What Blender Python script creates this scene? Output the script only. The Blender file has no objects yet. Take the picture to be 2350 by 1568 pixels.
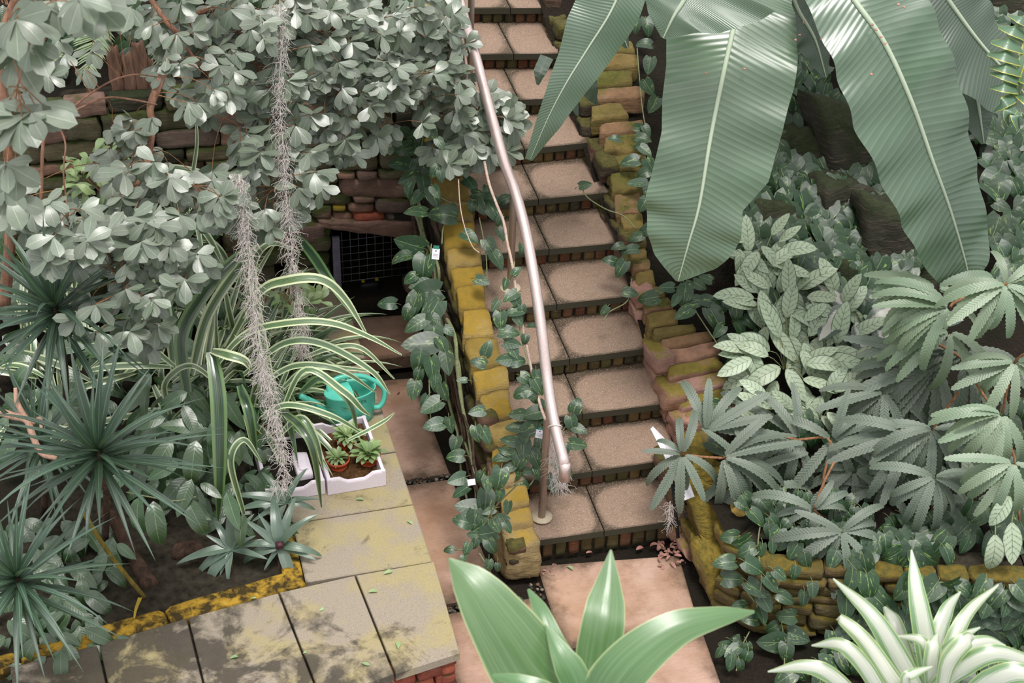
import bpy, math, random
import numpy as np
from mathutils import Vector, Matrix, noise
random.seed(7)
scn = bpy.context.scene
COL = scn.collection
# ---------------------------------------------------------------- camera (solved from the photograph, 2350x1568)
FPX = 3316.67
TH, RO, YA = .60795, -.03883, .29263
CAM = Vector((-2.15096, -6.33485, 6.38288))
_cy, _sy = math.cos(YA), math.sin(YA)
FW = Vector((_sy*math.cos(TH), _cy*math.cos(TH), -math.sin(TH)))
_r = Vector((_cy, -_sy, 0)); _d = FW.cross(_r)
R2 = _r*math.cos(RO) + _d*math.sin(RO)
D2 = _d*math.cos(RO) - _r*math.sin(RO)
cd = bpy.data.cameras.new('camera'); cam = bpy.data.objects.new('camera', cd); COL.objects.link(cam)
cd.sensor_width = 36; cd.lens = FPX*36/2350; cd.clip_end = 200; cd.clip_start = .05
m3 = Matrix((R2, -D2, -FW)).transposed()
cam.matrix_world = Matrix.Translation(CAM) @ m3.to_4x4()
cd.dof.use_dof = True; cd.dof.focus_distance = 9.6; cd.dof.aperture_fstop = 4.0
scn.camera = cam
# ---------------------------------------------------------------- light: bright milky greenhouse sky, weak diffused sun
scn.view_settings.view_transform = 'Standard'; scn.view_settings.look = 'None'
scn.view_settings.gamma = 1; scn.view_settings.use_curve_mapping = False
scn.view_settings.exposure = .3
W = bpy.data.worlds.new('world'); scn.world = W; W.use_nodes = True
wn = W.node_tree; bg = wn.nodes['Background']
tc = wn.nodes.new('ShaderNodeTexCoord'); sx = wn.nodes.new('ShaderNodeSeparateXYZ'); rp = wn.nodes.new('ShaderNodeValToRGB')
wn.links.new(tc.outputs['Generated'], sx.inputs[0]); wn.links.new(sx.outputs['Z'], rp.inputs[0])
rp.color_ramp.elements[0].position = 0.0; rp.color_ramp.elements[0].color = (.7, .71, .72, 1)
rp.color_ramp.elements[1].position = .6; rp.color_ramp.elements[1].color = (1, .985, .985, 1)
wn.links.new(rp.outputs[0], bg.inputs[0]); bg.inputs[1].default_value = .95
sd = bpy.data.lights.new('sun', 'SUN'); so = bpy.data.objects.new('sun', sd); COL.objects.link(so)
sd.energy = 2.3; sd.angle = math.radians(18); sd.color = (1, .96, .92)
so.rotation_euler = Vector((.0, -.22, 1)).to_track_quat('Z', 'Y').to_euler()

# ---------------------------------------------------------------- picture-to-world helpers (place things on real planes)
def ray(x, y): return R2*((x-1175)/FPX) + D2*((y-784)/FPX) + FW
def atd(x, y, d): return CAM + ray(x, y)*d
def atZ(x, y, z): v = ray(x, y); return CAM + v*((z-CAM.z)/v.z)
def atY(x, y, Y): v = ray(x, y); return CAM + v*((Y-CAM.y)/v.y)
def atX(x, y, X): v = ray(x, y); return CAM + v*((X-CAM.x)/v.x)
def atS(x, y, h, s=.507):
    v = ray(x, y); return CAM + v*((s*CAM.y+h-CAM.z)/(v.z-s*v.y))
def depth(p): return (p-CAM).dot(FW)
def project(p):
    v = p-CAM; z = v.dot(FW); return (1175+FPX*v.dot(R2)/z, 784+FPX*v.dot(D2)/z)
U = random.uniform
def G(s): return random.gauss(0, s)
def s2l(r, g, b):
    f = lambda c: (c/255/12.92) if c <= 10.3 else ((c/255+.055)/1.055)**2.4
    return (f(r), f(g), f(b), 1)

# ---------------------------------------------------------------- node helper
class M:
    def __init__(s, name, rough=.6, spec=.5):
        s.m = bpy.data.materials.new(name); s.m.use_nodes = True; s.t = s.m.node_tree
        s.b = s.t.nodes['Principled BSDF']; s.out = s.t.nodes['Material Output']
        s.b.inputs['Roughness'].default_value = rough; s.b.inputs['Specular IOR Level'].default_value = spec
        s._tc = s._geo = s._oi = None
    def n(s, t, **k):
        n = s.t.nodes.new('ShaderNode'+t)
        for a, v in k.items(): setattr(n, a, v)
        return n
    def l(s, a, b): s.t.links.new(a, b)
    def put(s, sock, v):
        if isinstance(v, bpy.types.NodeSocket): s.l(v, sock)
        elif isinstance(v, tuple) and sock.type == 'RGBA' and len(v) == 3: sock.default_value = v+(1,)
        else: sock.default_value = v
    def tc(s, o='Object'):
        if not s._tc: s._tc = s.n('TexCoord')
        return s._tc.outputs[o]
    def rnd(s):
        if not s._oi:
            oi = s.n('ObjectInfo'); g = s.n('NewGeometry')
            s._oi = s.ma('FRACT', s.ma('ADD', oi.outputs['Random'], g.outputs['Random Per Island']))
        return s._oi
    def ma(s, op, a, b=0., c=0.):
        n = s.n('Math', operation=op)
        for i, v in enumerate((a, b, c)): s.put(n.inputs[i], v)
        return n.outputs[0]
    def map(s, v, a, b, c=0., d=1., smooth=False):
        n = s.n('MapRange'); n.clamp = True
        if smooth: n.interpolation_type = 'SMOOTHSTEP'
        for i, x in enumerate((v, a, b, c, d)): s.put(n.inputs[i], x)
        return n.outputs[0]
    def mix(s, f, a, b, mode='MIX'):
        n = s.n('Mix', data_type='RGBA', blend_type=mode)
        s.put(n.inputs['Factor'], f); s.put(n.inputs[6], a); s.put(n.inputs[7], b); return n.outputs[2]
    def noise(s, scale, detail=4, vec=None, rough=.55, col=False, dist=0.):
        n = s.n('TexNoise'); s.put(n.inputs['Scale'], scale); n.inputs['Detail'].default_value = detail
        n.inputs['Roughness'].default_value = rough; n.inputs['Distortion'].default_value = dist
        s.l(vec if vec else s.tc(), n.inputs['Vector']); return n.outputs['Color' if col else 'Fac']
    def scalev(s, v, xyz):
        n = s.n('Mapping'); s.l(v, n.inputs[0]); n.inputs['Scale'].default_value = xyz; return n.outputs[0]
    def bump(s, h, st=.3, d=.02):
        n = s.n('Bump'); n.inputs['Strength'].default_value = st; n.inputs['Distance'].default_value = d
        s.l(h, n.inputs['Height']); s.l(n.outputs[0], s.b.inputs['Normal'])
    def col(s, v): s.put(s.b.inputs['Base Color'], v)
    def rough(s, v): s.put(s.b.inputs['Roughness'], v)
    def uv(s):
        x = s.n('SeparateXYZ'); s.l(s.tc('UV'), x.inputs[0]); return x.outputs[0], x.outputs[1]

def leafmat(name, base, mode='plain', pale=(200, 210, 190), dark=None, rough=.42, vein=14, slant=1.2, rib=.05, transl=.15, bumps=.25, var=.25, ribc=None, coat=0., vcol=.07, spec=1.):
    m = M(name, rough, spec); m.b.inputs['IOR'].default_value = 1.55; base = s2l(*base); pale = s2l(*pale); dark = s2l(*dark) if dark else tuple(c*.55 for c in base[:3])+(1,)
    u, v = m.uv(); au = m.ma('ABSOLUTE', m.ma('MULTIPLY_ADD', u, 2., -1.))
    nz = m.noise(9, 3, m.scalev(m.tc('UV'), (1, 1, 1)))
    ph = m.ma('ADD', m.ma('MULTIPLY', v, float(vein)), m.ma('MULTIPLY', au, -float(slant)))
    vw = m.ma('SINE', m.ma('MULTIPLY', ph, 6.2832))
    c = m.mix(m.map(m.noise(3.5, 3), .35, .65), base, dark)
    c = m.mix(.55, c, base)
    if mode == 'edge':
        c = m.mix(m.map(m.ma('ADD', au, m.ma('MULTIPLY', nz, .1)), .58, .7), c, pale)
        c = m.mix(m.ma('MULTIPLY', m.map(m.ma('SINE', m.ma('MULTIPLY', u, 60.)), .5, .9), .45), c, pale)
    elif mode == 'cream':
        k = m.noise(1., 2, m.scalev(m.tc('UV'), (26, 1.5, 1)))
        c = m.mix(m.map(m.ma('ADD', au, m.ma('MULTIPLY', m.ma('ADD', k, -.5), 1.7)), .68, .52), c, pale)
        c = m.mix(m.map(au, .9, .96), c, s2l(186, 202, 130))
    elif mode == 'streak':
        k = m.noise(1., 2, m.scalev(m.tc('UV'), (34, 1.2, 1)))
        c = m.mix(m.map(k, .45, .7, 0., .75), c, pale); c = m.mix(m.map(au, .93, .99), c, s2l(190, 205, 150))
    elif mode == 'stripe':
        c = m.mix(m.map(m.ma('ADD', au, m.ma('MULTIPLY', m.ma('SINE', m.ma('MULTIPLY', u, 50.)), .12)), .62, .5), c, pale)
    elif mode == 'agla':
        jit = m.noise(18, 4, m.tc('UV'), .7)
        k = m.ma('SINE', m.ma('MULTIPLY', m.ma('ADD', ph, m.ma('MULTIPLY', jit, .9)), 6.2832))
        mk = m.ma('MULTIPLY', m.map(k, .55, .9), m.map(jit, .38, .55))
        c = m.mix(m.ma('MULTIPLY', mk, .72), pale, base)
        c = m.mix(m.map(au, .88, .97), c, base)
        c = m.mix(m.map(au, .035, .01), c, base)
    elif mode == 'centre':
        jit = m.noise(20, 3, m.tc('UV'))
        c = m.mix(m.map(m.ma('ADD', au, m.ma('MULTIPLY', jit, .5)), .8, .7), c, pale)
    elif mode == 'pothos':
        n2 = m.noise(2.2, 4, m.scalev(m.tc('UV'), (2.2, 1, 1)), dist=1.5)
        n3 = m.n('VectorMath', operation='ADD'); m.l(m.tc('UV'), n3.inputs[0])
        cx = m.n('CombineXYZ'); m.put(cx.inputs[2], m.ma('MULTIPLY', m.rnd(), 40.)); m.l(cx.outputs[0], n3.inputs[1])
        n4 = m.noise(2.6, 4, m.scalev(n3.outputs[0], (2.5, 1, 1)), dist=1.2)
        c = m.mix(m.map(n4, .60, .70), c, pale)
    elif mode == 'lobeedge':
        c = m.mix(m.map(m.ma('ADD', au, m.ma('MULTIPLY', nz, .3)), .95, 1.1), c, pale)
    if vein:
        c = m.mix(m.ma('MULTIPLY', m.map(vw, .5, 1.), vcol), c, s2l(*(ribc or (180, 195, 170))))
    if rib: c = m.mix(m.map(au, rib, rib*.4), c, s2l(*(ribc or (165, 185, 150))))
    hsv = m.n('HueSaturation'); m.put(hsv.inputs['Value'], m.map(m.rnd(), 0., 1., 1-var, 1+var)); m.put(hsv.inputs['Hue'], m.map(m.ma('FRACT', m.ma('MULTIPLY', m.rnd(), 7.31)), 0., 1., .485, .515))
    m.l(c, hsv.inputs['Color']); c = hsv.outputs[0]
    m.col(c)
    if coat: m.b.inputs['Coat Weight'].default_value = coat; m.b.inputs['Coat Roughness'].default_value = .3
    h = m.ma('ADD', m.ma('MULTIPLY', vw, .5) if vein else nz, m.map(au, 0., .2, -.8, 0.))
    m.bump(h, bumps, .004)
    if transl:
        tr = m.n('BsdfTranslucent'); m.l(m.mix(.5, c, (.25, .42, .08, 1), 'MIX'), tr.inputs[0])
        mx = m.n('MixShader'); mx.inputs[0].default_value = transl
        m.l(m.b.outputs[0], mx.inputs[1]); m.l(tr.outputs[0], mx.inputs[2]); m.l(mx.outputs[0], m.out.inputs[0])
    return m.m

def stonemat(name, cols, moss=None, mossamt=.5, scale=6, rough=.9, bump=.6, strat=1.):
    """rock: per-stone colour out of cols, grain, layered relief, optional moss growth"""
    m = M(name, rough, .25)
    r = m.n('ValToRGB'); r.color_ramp.interpolation = 'CONSTANT'
    els = r.color_ramp.elements
    while len(els) < len(cols): els.new(.5)
    for i, c in enumerate(cols): els[i].position = i/len(cols); els[i].color = s2l(*c)
    m.l(m.rnd(), r.inputs[0]); c = r.outputs[0]
    g = m.n('NewGeometry'); P = g.outputs['Position']
    n1 = m.noise(scale, 6, P, .65); n2 = m.noise(scale*5, 4, P, .7)
    ns = m.noise(scale*1.5, 6, m.scalev(P, (1, 1, 5*strat)), .65, dist=.4)
    c = m.mix(m.map(n1, .3, .7), m.mix(.5, c, (.02, .018, .014, 1)), c)
    c = m.mix(m.map(n2, .2, .8, .6, 0.), c, m.mix(.5, c, (.01, .01, .01, 1)))
    c = m.mix(m.map(ns, .55, .75, 0., .4), c, (.35, .26, .2, 1))
    if moss:
        up = m.n('SeparateXYZ'); m.l(g.outputs['Normal'], up.inputs[0])
        k = m.ma('ADD', m.ma('MULTIPLY', up.outputs[2], .35), m.noise(scale*.6, 5, P, .6))
        k = m.ma('ADD', k, m.map(m.ma('FRACT', m.ma('MULTIPLY', m.rnd(), 5.7)), 0., 1., -.12, .12))
        mc = m.mix(m.map(n2, .3, .7), s2l(*moss[0]), s2l(*moss[1]))
        c = m.mix(m.map(k, .95-mossamt, 1.1-mossamt), c, mc)
    m.col(c)
    m.bump(m.ma('ADD', m.ma('MULTIPLY', ns, 1.), m.ma('MULTIPLY', n2, .35)), bump, .03)
    return m.m

# ---------------------------------------------------------------- mesh helpers
def mesh_of(name, V, F, mat, uv=None, smooth=True):
    me = bpy.data.meshes.new(name)
    me.from_pydata([tuple(v) for v in V], [], F)
    if uv is not None:
        ul = me.uv_layers.new(name='uv'); idx = np.zeros(len(me.loops), dtype=np.int32); me.loops.foreach_get('vertex_index', idx)
        ul.data.foreach_set('uv', np.array(uv, dtype=np.float32)[idx].ravel())
    if smooth: me.polygons.foreach_set('use_smooth', [True]*len(me.polygons))
    if mat: me.materials.append(mat)
    return me
def link(name, me, parent=None, loc=None):
    o = bpy.data.objects.new(name, me); COL.objects.link(o)
    if parent: o.parent = parent
    if loc is not None: o.location = loc
    return o
def org(parent):
    L = Vector((0, 0, 0))
    while parent: L = L+parent.location; parent = parent.parent
    return L
def part(name, V, F, mat, parent, uv=None, smooth=True):
    """mesh given in world coordinates, hung under parent"""
    L = org(parent)
    c = Vector((sum(v[0] for v in V)/len(V), sum(v[1] for v in V)/len(V), sum(v[2] for v in V)/len(V))) if V else Vector()
    return link(name, mesh_of(name, [(v[0]-c[0], v[1]-c[1], v[2]-c[2]) for v in V], F, mat, uv, smooth), parent, c-L)
def tag(o, label=None, cat=None, group=None, kind=None):
    for k, v in (('label', label), ('category', cat), ('group', group), ('kind', kind)):
        if v: o[k] = v
    return o
def thing(name, label, cat, loc, group=None):
    o = bpy.data.objects.new(name, None); COL.objects.link(o); o.location = loc; o.empty_display_size = .05
    return tag(o, label, cat, group)
def structure(name, label, cat, loc=(0, 0, 0)):
    return tag(thing(name, label, cat, loc), kind='structure')
def lerp(a, b, t): return a+(b-a)*t
def spline(P, n):
    """Catmull-Rom through P, n samples"""
    P = [Vector(p) for p in P]
    if len(P) == 2: return [P[0].lerp(P[1], i/(n-1)) for i in range(n)]
    Q = [P[0]*2-P[1]]+P+[P[-1]*2-P[-2]]; out = []
    for i in range(n):
        t = i/(n-1)*(len(P)-1); k = min(int(t), len(P)-2); t -= k
        a, b, c, d = Q[k:k+4]
        out.append(.5*((2*b)+(c-a)*t+(2*a-5*b+4*c-d)*t*t+(3*b-a-3*c+d)*t**3))
    return out
def samp(L, t):
    x = t*(len(L)-1); k = min(int(x), len(L)-2); return lerp(L[k], L[k+1], x-k)
def tube(P, R, n=8, cap=True, V=None, F=None):
    V = [] if V is None else V; F = [] if F is None else F
    b = len(V); m = len(P); N = None
    for i, p in enumerate(P):
        t = (P[min(i+1, m-1)]-P[max(i-1, 0)]).normalized()
        if N is None: N = t.orthogonal().normalized()
        N = (N-t*N.dot(t)).normalized(); B = t.cross(N)
        r = R if not hasattr(R, '__len__') else samp(R, i/(m-1))
        for k in range(n):
            a = 2*math.pi*k/n; V.append(p+N*(math.cos(a)*r)+B*(math.sin(a)*r))
    for i in range(m-1):
        for k in range(n):
            F.append((b+i*n+k, b+i*n+(k+1) % n, b+(i+1)*n+(k+1) % n, b+(i+1)*n+k))
    if cap: F.append(tuple(b+k for k in reversed(range(n)))); F.append(tuple(b+(m-1)*n+k for k in range(n)))
    return V, F
def box(c8, V=None, F=None):
    """8 corners: bottom 4 ccw, top 4 ccw"""
    V = [] if V is None else V; F = [] if F is None else F; b = len(V); V += list(c8)
    for f in ((3, 2, 1, 0), (4, 5, 6, 7), (0, 1, 5, 4), (1, 2, 6, 5), (2, 3, 7, 6), (3, 0, 4, 7)): F.append(tuple(b+i for i in f))
    return V, F
def abox(x0, x1, y0, y1, z0, z1, V=None, F=None):
    return box([Vector(p) for p in ((x0, y0, z0), (x1, y0, z0), (x1, y1, z0), (x0, y1, z0), (x0, y0, z1), (x1, y0, z1), (x1, y1, z1), (x0, y1, z1))], V, F)
def slab(quad, z0, z1, bev=.006):
    """bevelled slab with horizontal top; quad = 4 xy points ccw"""
    c = sum((Vector(q[:2]) for q in quad), Vector((0, 0)))/4
    V = []; F = []
    for z, k in ((z0, 0), (z1-bev, 0), (z1, bev)):
        for q in quad:
            q = Vector(q[:2]); d = (c-q); V.append((q.x+d.x/d.length*k*1.4, q.y+d.y/d.length*k*1.4, z))
    for i in range(4):
        j = (i+1) % 4; F += [(i, j, 4+j, 4+i), (4+i, 4+j, 8+j, 8+i)]
    F += [(3, 2, 1, 0), (8, 9, 10, 11)]
    return V, F
def rock(c8, n=4, rough=.05, rnd=8, seed=0, strat=0.):
    """rounded, uneven block inside hexahedron c8 (order of box())"""
    idx = {}; V = []; F = []
    sz = min((c8[1]-c8[0]).length, (c8[3]-c8[0]).length, (c8[4]-c8[0]).length)*1.3+.01
    so = Vector((seed*3.17, seed*1.31, seed*.77))
    def vert(a, b, c):
        k = (round(a*1000), round(b*1000), round(c*1000))
        if k in idx: return idx[k]
        q = Vector((a, b, c)); s = (abs(a)**rnd+abs(b)**rnd+abs(c)**rnd)**(1/rnd); q = q/s
        x, y, z = [(v+1)/2 for v in q]
        p = ((c8[0].lerp(c8[1], x)).lerp(c8[3].lerp(c8[2], x), y)).lerp((c8[4].lerp(c8[5], x)).lerp(c8[7].lerp(c8[6], x), y), z)
        d = noise.noise_vector((p*(1.6/sz))+so)*1.0+noise.noise_vector((p*(4.5/sz))+so)*.5
        if strat:
            f = (p.z/sz*6+noise.noise(p*3/sz+so)*1.5) % 1.; d += (p-(sum(c8, Vector())/8)).normalized()*(.6*(f-.5))*strat
        p = p+d*sz*rough
        V.append(p); idx[k] = len(V)-1; return idx[k]
    g = [-1+2*i/n for i in range(n+1)]
    for ax in range(3):
        for s in (-1, 1):
            for i in range(n):
                for j in range(n):
                    q = []
                    for (u, v) in ((g[i], g[j]), (g[i+1], g[j]), (g[i+1], g[j+1]), (g[i], g[j+1])):
                        c = [0, 0, 0]; c[ax] = s; c[(ax+1) % 3] = u; c[(ax+2) % 3] = v; q.append(vert(*c))
                    F.append(tuple(q if s > 0 else reversed(q)))
    return V, F
def hexa(x0, x1, y0, y1, z0, z1, j=0.):
    return [Vector((x+U(-j, j), y+U(-j, j), z+U(-j, j))) for (x, y, z) in ((x0, y0, z0), (x1, y0, z0), (x1, y1, z0), (x0, y1, z0), (x0, y0, z1), (x1, y0, z1), (x1, y1, z1), (x0, y1, z1))]

# ---------------------------------------------------------------- leaves
def prof(kind):
    if kind == 'obovate': return lambda t: .29*max(0, math.sin(math.pi*min(1, t**1.35)))**.62*(.55+.45*t)+.008
    if kind == 'cordate': return lambda t: .39*min(1, .6+2.4*t)*max(0, 1-t**2.1)**.8
    if kind == 'agla': return lambda t: .205*math.sin(math.pi*min(1, t**.85*.98+.02))**.7
    if kind == 'lance': return lambda t: .105*math.sin(math.pi*min(1, t**1.0))**.45
    if kind == 'spath': return lambda t: .17*math.sin(math.pi*min(1, t**.8))**.75
    if kind == 'strap': return lambda t: .03*min(1, .55+2*t)*min(1, (1-t)*2.2)**.8
    if kind == 'drac': return lambda t: .075*min(1, .5+1.6*t)*min(1, (1-t)*1.5)**.9
    if kind == 'needle': return lambda t: .022*min(1, .7+1.2*t)*min(1, (1-t)*1.6)
    if kind == 'point': return lambda t: .105*min(1, .55+1.8*t)*(1-t)**.6
    if kind == 'leaflet': return lambda t: .09*min(1, .6+3*t)*(1-t)**.6
def leaf_geo(P, wid, N, nx=4, fold=.15, wave=0., waven=3, teeth=0., notch=0., ph=0., wr=None):
    """leaf blade along centreline P; wid(t)=half width; N(t)=surface normal; u across 0..1, v along"""
    V = []; F = []; UV = []; m = len(P)
    for i in range(m):
        t = i/(m-1); T = (P[min(i+1, m-1)]-P[max(i-1, 0)]).normalized()
        n = N(t) if callable(N) else N
        n = (n-T*n.dot(T)); n = n.normalized() if n.length > 1e-6 else T.orthogonal().normalized(); S = T.cross(n)
        wl = wid(t); w2 = wr(t) if wr else wl
        for k in range(nx+1):
            u = -1+2*k/nx; w = wl if u < 0 else w2
            e = (teeth if (i % 2 and abs(u) > .99) else 0.)
            p = P[i]+S*(u*(w+e))+n*(abs(u)*w*fold)
            if wave: p = p+n*(wave*w*abs(u)*math.sin(t*waven*6.283+ph+(0 if u < 0 else 1.7)))
            if notch: p = p-T*(notch*abs(u)**.7*(1-t)**5)
            V.append(p); UV.append(((u+1)/2, t))
    for i in range(m-1):
        for k in range(nx):
            a = i*(nx+1)+k; F.append((a, a+1, a+nx+2, a+nx+1))
    return V, F, UV
LM = {}
def leaf_variants(key, kind, mat, nl=8, nx=4, droop=(.1, .3, .5), **kw):
    """unit-length leaf meshes along +Y, normal +Z"""
    out = []
    for i, d in enumerate(droop):
        P = []; a = .18*d; p = Vector((0, 0, 0))
        for k in range(nl+1):
            P.append(p.copy()); a2 = a-d*1.6*(k/nl); p = p+Vector((U(-.01, .01), math.cos(a2), math.sin(a2)))/nl
        f = prof(kind); V, F, UV = leaf_geo(P, f, Vector((0, 0, 1)), nx=nx, ph=i*2., **kw)
        out.append((mesh_of(key, V, F, mat, UV), np.array([tuple(v) for v in V]), F, UV))
    LM[key] = out
def orient(p, dirv, nrm, s, sw=1.):
    y = dirv.normalized(); z = nrm-y*nrm.dot(y); z = z.normalized() if z.length > 1e-5 else y.orthogonal().normalized(); x = y.cross(z)
    return Matrix(((x.x*s*sw, y.x*s, z.x*s, p.x), (x.y*s*sw, y.y*s, z.y*s, p.y), (x.z*s*sw, y.z*s, z.z*s, p.z), (0, 0, 0, 1)))
class Plant:
    def __init__(s, name, label, cat, loc, group=None):
        s.root = thing(name, label, cat, loc, group); s.L = Vector(loc); s.leaves = []; s.stems = []; s.twigs = ([], [])
    def leaf(s, key, p, dirv, nrm, size, sw=1., nm='leaf'):
        s.leaves.append((size*FPX/max(1, depth(p)), key, random.randrange(len(LM[key])), orient(p, dirv, nrm, size, sw), nm))
    def pxleaf(s, key, x, y, d, ang, px, tilt=.3, nj=.3, sw=1., up=.7, nm='leaf'):
        """leaf whose base stands at pixel x,y, depth d, lies along image angle ang (0 right, 90 down)"""
        p = atd(x, y, d); a = math.radians(ang)
        dv = R2*math.cos(a)+D2*math.sin(a)-FW*tilt
        n = -FW*.7+Vector((0, 0, up))+Vector((G(nj), G(nj), G(nj)))
        s.leaf(key, p, dv, n, px*d/FPX*math.sqrt(1+tilt*tilt)*1.0, sw, nm)
    def stem(s, P, R, mat, n=6, name='stem', k=12):
        V, F = tube(spline(P, k), R, n); s.stems.append(part(name, V, F, mat, s.root))
    def twig(s, P, R, k=6, n=4): tube(spline(P, k), R, n, False, *s.twigs)
    def done(s, twigmat=None, twigname='twigs', limit=300, restmat=None):
        s.leaves.sort(key=lambda a: -a[0])
        for px, key, i, mt, nm in s.leaves[:limit]:
            o = link(nm, LM[key][i][0], s.root); o.matrix_basis = Matrix.Translation(-s.L) @ mt
        rest = s.leaves[limit:]
        if rest:
            V = []; F = []; UV = []; b = 0
            for px, key, i, mt, nm in rest:
                me, v, f, uv = LM[key][i]; A = np.array(mt); w = v @ A[:3, :3].T + A[:3, 3]-np.array(s.L)
                V.append(w); F += [tuple(b+q for q in ff) for ff in f]; UV += uv; b += len(v)
            me = mesh_of('foliage', np.vstack(V), F, restmat or LM[rest[0][1]][0][0].materials[0], UV)
            tag(link('foliage', me, s.root), kind='stuff')
        if s.twigs[0]: tag(part(twigname, s.twigs[0], s.twigs[1], twigmat, s.root), kind='stuff')
        return s.root
def arch(p, az, el, L, droop, n=10):
    """gravity-bent centreline"""
    P = []; e = el; p = Vector(p)
    for k in range(n+1):
        P.append(p.copy()); h = math.cos(e); p = p+Vector((math.cos(az)*h, math.sin(az)*h, math.sin(e)))*(L/n); e = max(-1.45, e-droop/n*(.4+1.2*k/n))
    return P
# ================================================================ MATERIALS OF THE PLACE
MOSS = ((120, 105, 38), (78, 76, 32))
m_wall = stonemat('back_wall_stone', [(128, 120, 94), (108, 106, 80), (160, 132, 112), (136, 126, 98), (120, 114, 88)], ((84, 92, 48), (58, 68, 38)), .42, 7)
m_pink = stonemat('pink_wall_stone', [(174, 138, 124), (160, 130, 120), (182, 140, 120), (150, 128, 118)], ((88, 88, 50), (70, 72, 46)), .22, 6)
m_red = stonemat('red_wall_stone', [(205, 112, 88)], None, 0, 6)
m_yel = stonemat('yellow_wall_stone', [(185, 160, 60)], None, 0, 6)
m_cap = stonemat('ochre_cap_stone', [(172, 146, 92), (164, 138, 74), (176, 146, 76), (166, 142, 86), (154, 130, 66)], ((152, 122, 44), (130, 110, 48)), .22, 4, bump=.5, strat=.5)
m_cap2 = stonemat('tan_cap_stone', [(186, 164, 112), (178, 154, 100), (190, 162, 96), (172, 150, 104)], ((164, 132, 48), (146, 124, 60)), .14, 5, bump=.8, strat=.8)
m_side = stonemat('wall_side_stone', [(112, 88, 72), (84, 74, 60), (128, 96, 80), (74, 66, 54)], ((96, 88, 44), (60, 62, 36)), .35, 7)
m_rcap = stonemat('olive_cap_stone', [(150, 128, 74), (136, 118, 66), (160, 124, 92), (126, 112, 60)], ((104, 100, 44), (72, 74, 36)), .2, 6)
m_rpink = stonemat('rosy_cap_stone', [(196, 148, 132), (186, 142, 118), (200, 156, 142)], ((140, 122, 56), (112, 104, 50)), .2, 6)
m_yrock = stonemat('mossy_boulder', [(160, 136, 84), (150, 132, 76), (176, 140, 96)], ((148, 124, 50), (96, 92, 46)), .38, 5, bump=1., strat=1.5)
m_dry = stonemat('dry_wall_stone', [(112, 98, 56), (98, 88, 54), (120, 102, 64)], ((120, 100, 38), (70, 72, 38)), .3, 6)
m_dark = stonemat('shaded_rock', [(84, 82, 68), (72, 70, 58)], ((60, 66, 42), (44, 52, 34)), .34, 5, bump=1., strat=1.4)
m_rbrick = stonemat('riser_brick', [(124, 78, 52), (98, 84, 50), (132, 108, 66), (84, 76, 52), (118, 92, 60), (104, 96, 58), (132, 92, 66)], ((86, 84, 46), (50, 54, 34)), .25, 9)
m_obrick = stonemat('red_brick', [(176, 92, 72), (160, 84, 66), (186, 100, 76)], ((96, 92, 60), (80, 78, 54)), .18, 12, strat=.3)
def simple(name, c, rough=.7, spec=.4, var=.3, scale=12, bump=.2, metal=0.):
    m = M(name, rough, spec); c = s2l(*c); n = m.noise(scale, 5)
    m.col(m.mix(m.map(n, .3, .7), tuple(q*(1-var) for q in c[:3]), tuple(min(1, q*(1+var)) for q in c[:3]))); m.b.inputs['Metallic'].default_value = metal
    if bump: m.bump(n, bump, .01)
    return m.m
m_mortar = simple('dark_mortar', (52, 48, 40), .95, .1, .5, 20)
def soilmat():
    m = M('soil', .95, .2); P = m.tc(); n1 = m.noise(3, 6, P); n2 = m.noise(45, 4, P)
    c = m.mix(n2, s2l(18, 16, 13), s2l(52, 42, 34)); c = m.mix(m.map(n1, .4, .7), c, s2l(28, 30, 20)); m.col(c)
    m.bump(n2, 1., .03); return m.m
m_soil = soilmat()
def treadmat():
    """grey-brown cast treads with worn pale ovals and a gritty surface"""
    m = M('tread', .75, .3); P = m.tc(); gen = m.tc('Generated')
    g = m.noise(160, 2, P); n = m.noise(6, 5, P); x = m.n('SeparateXYZ'); m.l(gen, x.inputs[0])
    dx = m.ma('MULTIPLY', m.ma('ADD', x.outputs[0], -.5), 2.); dy = m.ma('MULTIPLY', m.ma('ADD', x.outputs[1], -.42), 2.2)
    r = m.ma('ADD', m.ma('ADD', m.ma('POWER', m.ma('ABSOLUTE', dx), 4.), m.ma('POWER', m.ma('ABSOLUTE', dy), 3.)), m.ma('MULTIPLY', m.ma('ADD', n, -.5), .9))
    c = m.mix(m.map(r, .45, 1.05, smooth=True), s2l(146, 122, 106), s2l(74, 61, 50))
    ring = m.ma('SINE', m.ma('MULTIPLY', m.ma('ADD', r, m.ma('MULTIPLY', n, .4)), 22.))
    c = m.mix(m.ma('MULTIPLY', m.map(ring, .2, 1.), .12), c, s2l(80, 66, 54))
    c = m.mix(m.map(n, .35, .7, .25, 0.), c, s2l(110, 96, 76))
    c = m.mix(m.map(g, .55, .72, 0., .55), c, s2l(205, 188, 165)); c = m.mix(m.map(g, .42, .3, 0., .5), c, s2l(70, 58, 50))
    ge = m.n('NewGeometry'); z = m.n('SeparateXYZ'); m.l(ge.outputs['Normal'], z.inputs[0])
    c = m.mix(m.map(z.outputs[2], .75, .3), c, s2l(62, 60, 48))          # darker on the upright faces of the slab
    m.col(c); m.rough(m.map(r, .4, 1., .6, .8)); m.bump(g, .25, .004); return m.m
m_tread = treadmat()
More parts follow.
